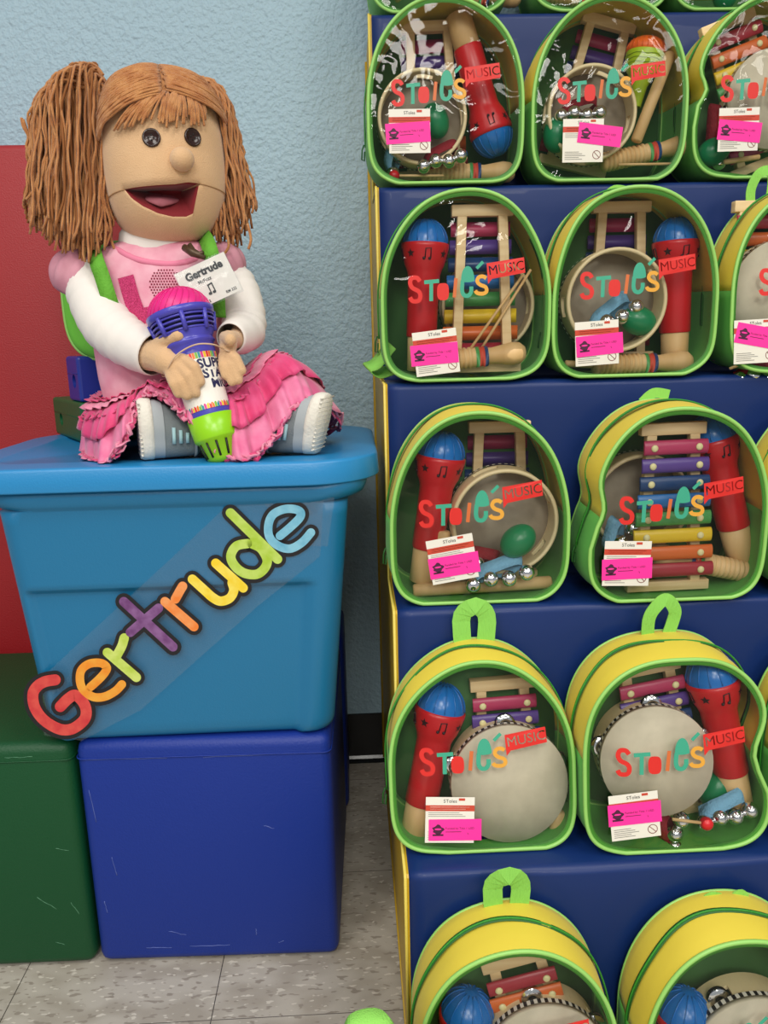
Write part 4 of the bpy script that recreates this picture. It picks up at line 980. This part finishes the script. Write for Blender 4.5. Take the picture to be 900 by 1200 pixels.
# viewer's right hand
cap(mb, [(276, 398, 1.11, 10), (268, 398, 1.085, 11), (267, 408, 1.068, 10.5)])
cap(mb, [(264, 396, 1.075, 8), (268, 397, 1.058, 8), (270, 398, 1.048, 7.6)])
for f in (((266, 410), (276, 420), (283, 434), 6.6), ((264, 414), (272, 428), (279, 445), 6.8), ((262, 418), (266, 432), (272, 447), 6.4), ((261, 418), (261, 428), (264, 440), 5.6)):
    cap(mb, [(*f[0], 1.066, f[3]), (*f[1], 1.052, f[3]), (*f[2], 1.050, f[3]*.92)])
body = remesh('body', mb, FELT, PUP, .0021, 3)
# --- clothes
BY = 1.203
bt = [(286, 136, 240, .040), (294, 118, 254, .050), (306, 104, 264, .056), (325, 103, 266, .060), (350, 108, 262, .062), (380, 112, 258, .064), (410, 114, 258, .066), (440, 119, 262, .068), (474, 127, 268, .070)]
def bspan(z):
    """half width, centre and depth of the bodice at height z"""
    zt = [(P(190, r[0], BY).z, r) for r in bt][::-1]
    for (za, ra), (zb, rb) in zip(zt, zt[1:]):
        if z <= zb or rb is zt[-1][1]:
            f = min(1, max(0, (z-za)/(zb-za))); g = [lerp(ra[i], rb[i], f) for i in range(4)]
            xl, xr = P(g[1], g[0], BY).x, P(g[2], g[0], BY).x; return (xl+xr)/2, (xr-xl)/2, g[3]
def bhit(u, v, off=.001):
    y = BY-.05
    for _ in range(10):
        q = P(u, v, y); cx, hw, dp = bspan(q.z); s = min(.96, abs((q.x-cx)/hw)); y = BY-dp*(1-s**2.4)**(1/2.4)-off
    return P(u, v, y)
R = []
for i in range(33):
    z = lerp(P(190, 286, BY).z, P(190, 476, BY).z, i/32); cx, hw, dp = bspan(z); row = []
    for j in range(64):
        a = 2*PI*j/64; n = 2.4; r = ((abs(math.cos(a))/hw)**n+(abs(math.sin(a))/dp)**n)**(-1/n)
        wv = 1+.018*noise.noise(Vector((math.cos(a)*3, math.sin(a)*3, z*18)))
        row.append(Vector((cx+math.cos(a)*r*wv, BY+math.sin(a)*r*wv, z)))
    R.append(row)
dress = MB().rings(R).build('dress_top', PKC, PUP, solid=.002)
mb = MB(); R = []
for v, hw, dp in ((312, 50, .050), (300, 50, .050), (286, 49, .048), (276, 47, .045), (268, 44, .042)):
    c = P(187, v, BY); s = .00118; R.append([Vector((c.x+math.cos(a)*hw*s, c.y+math.sin(a)*dp*1.02, c.z+.003*math.sin(4*a+v))) for a in [2*PI*j/48 for j in range(48)]])
mb.rings(R).build('undershirt_collar', WSH, PUP, solid=.002)
nb_ = catmull([bhit(u, v, .0005) for u, v in ((126, 284), (140, 294), (158, 303), (180, 308), (205, 309), (228, 304), (246, 294))], 5)
MB().tube(nb_, .0034, 8, flat=(.6, 1.2)).build('neckband', PKB, dress)
# glitter letter L and dotted ring
V, F = stroke2d([(147, 324), (155, 352), (165, 377)], 19, False); Vb, Fb = stroke2d([(158, 372), (185, 366)], 18, False)
o = MB().add([bhit(u, v, .0022) for u, v in V], F, 0, False).add([bhit(u, v, .0023) for u, v in Vb], Fb, 0, False).build('glitter_letter', GLIT, dress)
mb = MB()
for i in range(-6, 7):
    for j in range(-6, 7):
        x, y = i*3.3+(1.6 if j % 2 else 0), j*3.3
        if x*x+y*y < 19**2: mb.sphere(bhit(194+x, 333+y, .0012), .0012, n=7, m=5)
dots = mb.build('bead_dots', BEAD, dress); dots['kind'] = 'stuff'
def sleeve(pts, name, mt, n=28, wr=.04):
    P3 = [P(u, v, y) for u, v, y, r in pts]; RRR = [r*((p-CAM).dot(FW)/CF) for p, (_, _, _, r) in zip(P3, pts)]
    A_ = catmull(P3, 8); R_ = [interp([(i*8, r) for i, r in enumerate(RRR)], i)*(1+wr*math.sin(i*1.9)*.5+wr*noise.noise(Vector((i*.6, 2.2, 0)))) for i in range(len(A_))]
    return MB().tube(A_, R_, n, caps=False).build(name, mt, PUP, solid=.0015)
sl = sleeve([(100, 318, 1.185, 24), (108, 345, 1.17, 28), (124, 378, 1.145, 30), (150, 401, 1.115, 28), (182, 415.5, 1.083, 25.5)], 'sleeve', WSH)
sl2 = sleeve([(258, 315, 1.205, 20), (276, 336, 1.20, 24), (285, 362, 1.185, 24), (285, 388, 1.16, 25), (270, 396, 1.105, 17)], 'sleeve', WSH)
def puff(c, sc2, name, ang):
    mb = MB(); R = []; Rm = Matrix.Rotation(math.radians(ang), 3, 'Y')
    for i in range(17):
        ph = PI*.12+PI*.68*i/16; row = []
        for j in range(48):
            a = 2*PI*j/48; w = 1+.07*math.sin(9*a)*math.sin(ph)**2; row.append(c+Rm @ Vector((math.sin(ph)*math.cos(a)*sc2[0]*w, math.sin(ph)*math.sin(a)*sc2[1]*w, math.cos(ph)*sc2[2])))
        R.append(row)
    mb.rings(R, cap0=True).build(name, PKM, PUP, solid=.002)
puff(P(92, 322, 1.19), (.036, .042, .038), 'puff_sleeve', 30); puff(P(265, 308, 1.205), (.026, .036, .030), 'puff_sleeve', -30)
# tulle skirt
WA = [(195, 462, 1.262), (135, 466, 1.235), (124, 472, 1.20), (132, 474, 1.165), (150, 475, 1.150), (168, 474, 1.145), (185, 473, 1.142), (205, 472, 1.140), (222, 472, 1.140), (236, 471, 1.142), (248, 468, 1.146), (258, 464, 1.155), (266, 458, 1.17), (271, 452, 1.19), (268, 450, 1.22), (240, 455, 1.255)]
HE = [(200, 500, 1.34), (125, 505, 1.27), (108, 530, 1.20), (104, 543, 1.12), (122, 549, 1.060), (148, 520, 1.045), (164, 472, 1.070), (186, 464, 1.068), (208, 480, 1.052), (234, 508, 1.040), (262, 540, 1.036), (296, 541, 1.034), (322, 514, 1.060), (344, 482, 1.066), (372, 476, 1.10), (384, 510, 1.24)]
kk = 12; MPK = mat('mid_pink_tulle', '#d6588a', .6, var='#e283a6', vscale=30, sheen=.3)
Wc = catmull([P(*q) for q in WA], kk, True); Hc = catmull([P(*q) for q in HE], kk, True); NS = len(Wc)
cen = P(200, 470, 1.19)
def skirt(s0, s1, off, amp, freq, rows, name, mt, seed, solid=.0009):
    R = []
    for r in range(rows+1):
        t = r/rows; s = lerp(s0, s1, t); row = []
        for i in range(NS):
            w, h = Wc[i], Hc[i]; p = lerp(w, h, s); out = (h-w); out.z = 0; out = out.normalized() if out.length > 1e-4 else Vector((0, -1, 0))
            L = (h-w).length; p = p+Vector((0, 0, 1))*(L*.30*math.sin(PI*min(1, s*.97)))+out*(L*.12*math.sin(PI*s))
            f = noise.noise(Vector((i/NS*16, 3.7, s*1.5)))+.5*math.sin(i/NS*2*PI*17+3*noise.noise(Vector((i*.07, 1, 0))))
            g = .009*(.3+s)
            e = (.5+.5*math.sin(i/NS*2*PI*freq*1.6+seed*2+2.5*noise.noise(Vector((i*.11, seed, s*3)))))*amp*t
            p = p+out*(f*g+off+e)+Vector((0, 0, 1))*(noise.noise(Vector((i/NS*20, 9, s*2)))*g+off+e*.6)
            p.z = max(p.z, LZ+.0012+off*.3); row.append(p)
        R.append(row)
    return MB().rings(R).build(name, mt, PUP, solid=solid)
skirt(0, .98, -.001, 0, 18, 22, 'skirt_lining', HOT, 1)
skirt(.70, 1.0, .001, .006, 22, 10, 'skirt_tier', MPK, 4)
skirt(.40, .80, .003, .007, 24, 10, 'skirt_tier', HOT, 3)
skirt(.22, .48, .005, .006, 26, 10, 'skirt_tier', LPK, 2)
skirt(.06, .28, .007, .006, 28, 8, 'skirt_tier', HOT, 6)
skirt(.0, .10, .009, .006, 40, 5, 'waist_ruffle', HOT, 5)
def hem(s, off, amp, seed, name, mt, r):
    pts = []
    for i in range(NS*2):
        k = i/2; a = int(k) % NS; b_ = (a+1) % NS; f = k-int(k); w, h = lerp(Wc[a], Wc[b_], f), lerp(Hc[a], Hc[b_], f); p = lerp(w, h, s); L = (h-w).length; out = (h-w); out.z = 0; out = out.normalized()
        p = p+Vector((0, 0, 1))*(L*.30*math.sin(PI*min(1, s*.97)))+out*(L*.12*math.sin(PI*s)+off)+Vector((noise.noise(Vector((i*.33, seed, 0))), noise.noise(Vector((i*.31, seed, 5))), noise.noise(Vector((i*.37, seed, 9)))))*amp
        p.z = max(p.z, LZ+r); pts.append(p)
    MB().tube(pts, r, 5, closed=True, flat=(.5, 1.6)).build(name, mt, PUP)
hem(1.0, .004, .010, 1, 'ruffle_trim', HOT, .0028); hem(.55, .006, .010, 2, 'ruffle_trim', HOT, .0022); hem(.98, .008, .012, 3, 'ruffle_trim', LPK, .002)
# shoes
def shoe(u, v, yy, sg, tilt):
    c = P(u, v, yy); n = Vector((-.93*sg, -.37, 0)).normalized(); mdir = -n; w = Vector((0, 0, 1)).cross(n).normalized(); zb = LZ+.001
    tl = math.tan(math.radians(tilt))
    def ring(d, h, cz, wd, k=40, ex=2.6):
        out = []
        for j in range(k):
            a = 2*PI*j/k; cz_, sz_ = math.copysign(abs(math.cos(a))**(2/ex), math.cos(a)), math.copysign(abs(math.sin(a))**(2/ex), math.sin(a))
            z = cz+h*sz_; out.append(Vector((c.x, c.y, zb))+mdir*(d-(z*tl*1.0)+.0)+w*(wd*cz_*(1-.12*(sz_ < 0)))+Vector((0, 0, z)))
        return out
    t = thing('x', 'x', 'x') if False else None
    s_ = MB().rings([ring(-.004, .040, .042, .022), ring(0, .042, .042, .025), ring(.008, .0425, .0425, .027), ring(.013, .042, .042, .0265), ring(.014, .039, .041, .024)], cap0=True, cap1=True).build('shoe_sole', SOLE, PUP)
    mb = MB()
    for i in range(13):
        z = .008+i*.0058; mb.tube([Vector((c.x, c.y, zb+z))+mdir*(-.003-z*tl)+w*x for x in (-.0215, 0, .0215)], .0014, 5)
    mb.build('sole_tread', SOLE, s_)
    sh = MB().rings([ring(.012, .0395, .041, .0245), ring(.018, .0395, .0405, .026), ring(.032, .037, .038, .0265), ring(.044, .032, .033, .026), ring(.056, .027, .028, .024), ring(.068, .024, .0255, .022), ring(.074, .023, .0245, .021)], cap0=True, cap1=True).build('shoe_upper', SHG, PUP)
    MB().rings([ring(.0125, .0402, .0412, .0252), ring(.019, .0402, .0412, .0268), ring(.027, .0388, .0396, .0274)]).build('toe_overlay', SHB, sh)
    for i, zz in enumerate((.040, .030, .050)):
        pts = []
        for k in range(7):
            d = .040+i*.004+.012*k/6*0; a = -1
        d = .038+.009*i
        f = Vector((0, -1, 0)); sgnw = 1 if w.dot(f) > 0 else -1
        p = lambda z, dd: Vector((c.x, c.y, zb))+mdir*(dd-z*tl)+w*(sgnw*(.0268-.0004*i))+Vector((0, 0, z))
        MB().tube([p(.022, d), p(.030, d+.0005), p(.044-.004*i, d+.001)], .0022, 6, flat=(.5, 1.2)).build('lace', LACE, sh)
    MB().tube([q for q in ring(.069, .0245, .0258, .0228)], .0022, 6, closed=True).build('shoe_collar', SHB, sh)
shoe(166, 510, 1.066, 1, 0); shoe(368, 507, 1.075, -1, 14)
# ------------------------------------------------------------------ toy microphone held in both hands
MB_, MG, MP = mat('mic_blue_plastic', '#4a46b0', .28), mat('mic_lime_plastic', '#8fcf16', .28), mat('mic_pink_dome', '#dd2480', .4)
Dp = mat('mic_dark_inside', '#22225c', .5); SLOT = mat('dark_slot', '#10140a', .6)
ma, mz = P(203, 342, 1.085), P(263, 541, 1.043); ax = (ma-mz).normalized(); Lm = (ma-mz).length; o = mz
mic = thing('star_microphone', 'big purple toy microphone with pink dome and lime base, held by the puppet', 'toy microphone', mz)
k_ = Lm/208
pxl = lambda q: q*k_
MB().lathe([(pxl(0), pxl(11)), (pxl(1), pxl(13)), (pxl(5), pxl(18)), (pxl(26), pxl(23)), (pxl(28), pxl(26.5)), (pxl(30), pxl(27)), (pxl(55), pxl(28.5)), (pxl(56), pxl(26))], o, ax, 40).build('base_cup', MG, mic)
a0 = Vector((0, -1, 0)); a0 = (a0-ax*a0.dot(ax)).normalized(); b0 = ax.cross(a0)
if b0.x < 0: b0 = -b0
cyl = lambda h, r, th: o+ax*pxl(h)+a0*(math.cos(th)*pxl(r))+b0*(math.sin(th)*pxl(r))
for i in range(12):
    th = 2*PI*i/12+.1; 
    if math.cos(th) < -.3: continue
    MB().tube([cyl(7, 18.6, th), cyl(16, 20.8, th), cyl(25, 22.9, th)], pxl(1.5), 5).build('slot', SLOT, mic)
MB().lathe([(pxl(54), pxl(25)), (pxl(58), pxl(25.5)), (pxl(70), pxl(25.5)), (pxl(130), pxl(28)), (pxl(140), pxl(28)), (pxl(142), pxl(31)), (pxl(144), pxl(30)), (pxl(147), pxl(29)), (pxl(153), pxl(33)), (pxl(156), pxl(33))], o, ax, 40).build('handle', MB_, mic)
MB().lathe([(pxl(153), pxl(28)), (pxl(174), pxl(33)), (pxl(178), pxl(33))], o, ax, 40).build('grille_core', Dp, mic)
for h, r in ((156, 33), (161, 34.4), (166, 35.6), (171, 36.6)): MB().tube([cyl(h, r, 2*PI*j/48) for j in range(48)], pxl(1.4), 6, closed=True).build('grille_ring', MB_, mic)
MB().lathe([(pxl(173), pxl(36)), (pxl(173), pxl(39)), (pxl(181), pxl(40)), (pxl(182), pxl(38)), (pxl(181), pxl(34))], o, ax, 48).build('grille_rim', MB_, mic)
for i in range(8): th = 2*PI*i/8+.25; MB().tube([cyl(153, 33.5, th), cyl(163, 35.6, th), cyl(175, 38, th)], pxl(3), 6).build('grille_bar', MB_, mic)
mb = MB().lathe([(pxl(180), pxl(37))]+[(pxl(180+31*math.sin(q)), pxl(37*math.cos(q))) for q in [PI/2*i/12 for i in range(1, 13)]], o, ax, 48)
dome = mb.build('dome', MP, mic); mb = MB()
for j in range(26):
    th = 2*PI*j/26; mb.tube([o+ax*pxl(180+31.5*math.sin(q))+(a0*math.cos(th+q*.5)+b0*math.sin(th+q*.5))*pxl(37.3*math.cos(q)) for q in [PI/2*.95*i/9 for i in range(10)]], pxl(.6), 4)
mb.build('dome_ridges', MP, dome)
def wrapc(h): return interp([(58, 25.9), (70, 25.9), (130, 28.4)], h)
def patch(h0, h1, t0, t1, mi=0, lift=0, n=16): 
    V = []; 
    for i in range(n+1):
        th = lerp(t0, t1, i/n); V += [cyl(h0, wrapc(h0)+lift, th), cyl(h1, wrapc(h1)+lift, th)]
    return V, [(2*i, 2*i+2, 2*i+3, 2*i+1) for i in range(n)], mi
mb = MB(); mb.add(*patch(62, 127, -1.15, 1.5, 0, 0), False)
cols = ['#e0342a', '#e87a1f', '#7db83a', '#2a8f9a', '#d93a8a', '#f0c020']; CM = [mat('label_white', '#efeae0', .4)]+[mat('label_c%d' % i, c, .4) for i, c in enumerate(cols)]
for i in range(22):
    t0 = -1.15+i*.12; mb.add(*patch(62, 69, t0, t0+.105, 1+i % 6, .15, 2), False); mb.add(*patch(120, 127, t0, t0+.105, 1+(i+2) % 6, .15, 2), False)
lab = mb.build('label', CM, mic)
mb = MB()
for body_, h, sz_, tc in (('SUPER', 113, 15, .28), ('STAR', 101, 15, .40), ('MIC', 89, 15, .66)):
    V, F = text2d(body_, sz_, .5, 'LEFT'); mb.add([cyl(h+y, wrapc(h)+.35, tc+x/27) for x, y in V], F, 0, False)
mb.build('label_lettering', mat('label_navy', '#171a4a', .5), lab)
eb = MB().tube(catmull([P(u, v, y) for u, v, y in ((190, 438, 1.085), (196, 440, 1.050), (198, 430, 1.032), (205, 418, 1.030), (219, 408, 1.032), (234, 403, 1.030), (251, 404, 1.036), (262, 409, 1.052), (270, 412, 1.054), (274, 410, 1.09), (240, 404, 1.125), (205, 415, 1.12))], 6, True), .0011, 6, closed=True).build('elastic_band', mat('tan_elastic', '#c9a98a', .7))
tag(eb, 'thin tan elastic band looped around the puppet hands and toy microphone', 'elastic band')
# ------------------------------------------------------------------ name badge
bc = [P(204, 322, 1.122), P(262, 295, 1.118), P(284, 336, 1.108), P(226, 366, 1.112)]
bdg = thing('name_badge', 'white name badge reading Gertrude clipped to the puppet collar', 'name badge', (bc[0]+bc[2])/2)
ex = (bc[1]-bc[0]); ey = (bc[3]-bc[0]); nn = ex.cross(ey).normalized(); nn = nn if nn.y < 0 else -nn
bp_ = lambda x, y, l=0: bc[0]+ex*x+ey*y+nn*l
MB().add([bp_(0, 0), bp_(1, 0), bp_(1, 1), bp_(0, 1)], [(0, 1, 2, 3)], 0, False).build('card', WHITE, bdg, solid=.0008)
MB().add([bp_(-.02, -.03, .0012), bp_(1.02, -.03, .0012), bp_(1.02, 1.05, .0012), bp_(-.02, 1.05, .0012)], [(0, 1, 2, 3)], 0, False).build('plastic_sleeve', CLEAR, bdg)
asp = ex.length/ey.length; mb = MB()
for body_, x, y, sz_ in (('Gertrude', .52, .22, .26), ('McFuzz', .46, .43, .12), ('RM 222', .82, .90, .09), ('Room 512', .26, .93, .09)):
    V, F = text2d(body_, sz_, .012 if sz_ > .2 else .002); mb.add([bp_(x+a/asp*.96, y-b_, .0009) for a, b_ in V], F, 0, False)
for sx in (.47, .55):
    V, F = stroke2d([(sx, .76), (sx+.0, .56)], .022, False); mb.add([bp_(a, b_, .0009) for a, b_ in V], F, 0, False)
    mb.add([bp_(sx-.02+.035*math.cos(a), .77+.035*math.sin(a), .00095) for a in [2*PI*j/14 for j in range(14)]], [tuple(range(14))], 0, False)
V, F = stroke2d([(.46, .57), (.56, .55)], .035, False); mb.add([bp_(a, b_, .00092) for a, b_ in V], F, 0, False)
mb.build('badge_lettering', BLACK, bdg)
mb = MB()
mb.tube([P(216, 290, 1.135), P(226, 296, 1.125), P(240, 302, 1.12)], [.005, .006, .003], 8); mb.tube([P(222, 286, 1.13), P(230, 298, 1.125), P(238, 296, 1.12)], .003, 8)
mb.build('clip', mat('clip_brown', '#54412f', .4, metal=.4), bdg)
# ------------------------------------------------------------------ the puppet's own green backpack
pbk = thing('puppet_backpack', 'small lime green backpack worn on the puppet back', 'backpack', P(115, 400, 1.30))
R = []
xc = P(152, 350, 1.30).x; zt_, zb_ = P(90, 286, 1.30).z, P(100, 424, 1.30).z
for y, g in ((1.268, -.022), (1.270, -.012), (1.276, -.004), (1.286, 0), (1.30, .001), (1.32, 0), (1.335, -.006), (1.342, -.016)):
    hw = .100+g; hh = (zt_-zb_)/2+g; R.append([Vector((xc+hw*math.copysign(abs(math.cos(a))**.55, math.cos(a)), y, (zt_+zb_)/2+hh*math.copysign(abs(math.sin(a))**.6, math.sin(a)))) for a in [2*PI*j/56 for j in range(56)]])
MB().rings(R, cap0=True, cap1=True).build('pack_body', mat('lime_fabric', '#6cc23c', .7, bump=.3, bscale=40), pbk)
for i in (3, 5): MB().tube(R[i], .0028, 6, closed=True).build('pack_piping', PIPE, pbk)
def strap(pts, wv, name='shoulder_strap'):
    pp = catmull([P(*q) for q in pts], 6); V = []
    for i, p in enumerate(pp):
        t = (pp[min(i+1, len(pp)-1)]-pp[max(i-1, 0)]).normalized(); s = t.cross(Vector((0, 1, 0))).normalized()*wv; V += [p+s, p-s]
    MB().add(V, [(2*i, 2*i+1, 2*i+3, 2*i+2) for i in range(len(pp)-1)]).build(name, mat('strap_green', '#5fa52c', .8, bump=.7, bscale=250), pbk, solid=.002)
strap([(112, 278, 1.25), (110, 288, 1.19), (113, 305, 1.140), (120, 325, 1.132), (128, 350, 1.130), (136, 372, 1.150)], .0105)
strap([(232, 272, 1.24), (240, 278, 1.17), (246, 292, 1.138), (250, 310, 1.138), (254, 340, 1.142), (256, 372, 1.150)], .0105)
# ------------------------------------------------------------------ plastic blocks behind the puppet
def block(name, lab, corner, du, L, W, z0, h, mt, hole, studs=()):
    du = Vector(du).normalized(); dv = Vector((-du.y, du.x, 0)); c = Vector((corner.x, corner.y, z0)); ctr = c+du*L/2+dv*W/2+Vector((0, 0, h/2)); Rm = Matrix((du, dv, Vector((0, 0, 1)))).transposed()
    a = MB().box(ctr, (L, W, h), rot=Rm, b=.005).build('a', mt); mbh = MB()
    for hx in hole: mbh.lathe([(-.02, 0), (-.02, .011), (W+.02, .011), (W+.02, 0)], c+du*hx+Vector((0, 0, h*.45)), dv, 28)
    b2 = mbh.build('b', mt); md = a.modifiers.new('b', 'BOOLEAN'); md.object = b2; md.operation = 'DIFFERENCE'; md.solver = 'EXACT'
    bpy.context.view_layer.update(); dg = bpy.context.evaluated_depsgraph_get(); me = bpy.data.meshes.new_from_object(a.evaluated_get(dg)); bpy.data.objects.remove(a); bpy.data.objects.remove(b2)
    t = thing(name, lab, 'toy block', ctr-Vector((0, 0, h/2)), 'plastic building blocks')
    for v in me.vertices: v.co -= t.location
    me.name = 'block_body'; me.polygons.foreach_set('use_smooth', [False]*len(me.polygons)); o = link(bpy.data.objects.new('block_body', me), t)
    for (sx, sy) in studs: MB().lathe([(0, .012), (.010, .012), (.012, .010), (.012, 0)], c+du*sx+dv*sy+Vector((0, 0, h)), (0, 0, 1), 20).build('stud', mt, t)
    MB().tube([c+du*.004+Vector((0, 0, h*.62))-dv*.0003, c+du*(L-.004)+Vector((0, 0, h*.62))-dv*.0003], .0006, 4).build('seam', mt, t)
BG, BB = mat('block_green', '#0d5a30', .45, bump=.2, bscale=200), mat('block_blue', '#1a2f8c', .4)
gc = PZ(66, 508, LZ); gc = Vector((gc.x, min(gc.y, 1.44), 0)); g2 = PZ(124, 530, LZ)
du = Vector((g2.x-gc.x, g2.y-gc.y, 0)).normalized()
gh = .066
block('building_block', 'dark green plastic block with a round hole, on the tote lid behind the puppet', gc, du, .20, .095, LZ, gh, BG, (.055,), ((.055, .045), (.03, .045)))
bcn = Vector((gc.x, gc.y, 0))+du*.125+Vector((-du.y, du.x, 0))*.002
block('building_block', 'blue plastic block with a round hole, on top of the green block', bcn, du, .075, .09, LZ+gh+.0005, .072, BB, (.045,))
#PUPPET_END
# ------------------------------------------------------------------ light
w = bpy.data.worlds.new('world'); sc.world = w; w.use_nodes = True; w.node_tree.nodes['Background'].inputs[0].default_value = (.92, .95, 1, 1); w.node_tree.nodes['Background'].inputs[1].default_value = .36
def area(x, y, z, sx, sy, e, name='ceiling_light'):
    l = bpy.data.lights.new(name, 'AREA'); l.shape = 'RECTANGLE'; l.size = sx; l.size_y = sy; l.energy = e; l.color = (1, .97, .9)
    o = bpy.data.objects.new(name, l); o.location = (x, y, z); COL.objects.link(o); return o
for x, y, e in ((-.9, -.1, 19), (.9, -.1, 19), (0, -1.5, 44), (-1.9, -1.7, 26), (1.9, -1.7, 26), (-.7, -3.2, 46), (.9, -3.2, 46)): area(x, y, 2.66, .6, 1.2, e)
sc.view_settings.view_transform = 'Standard'; sc.view_settings.look = 'None'; sc.view_settings.gamma = 1; sc.view_settings.use_curve_mapping = False; sc.view_settings.exposure = 0.0
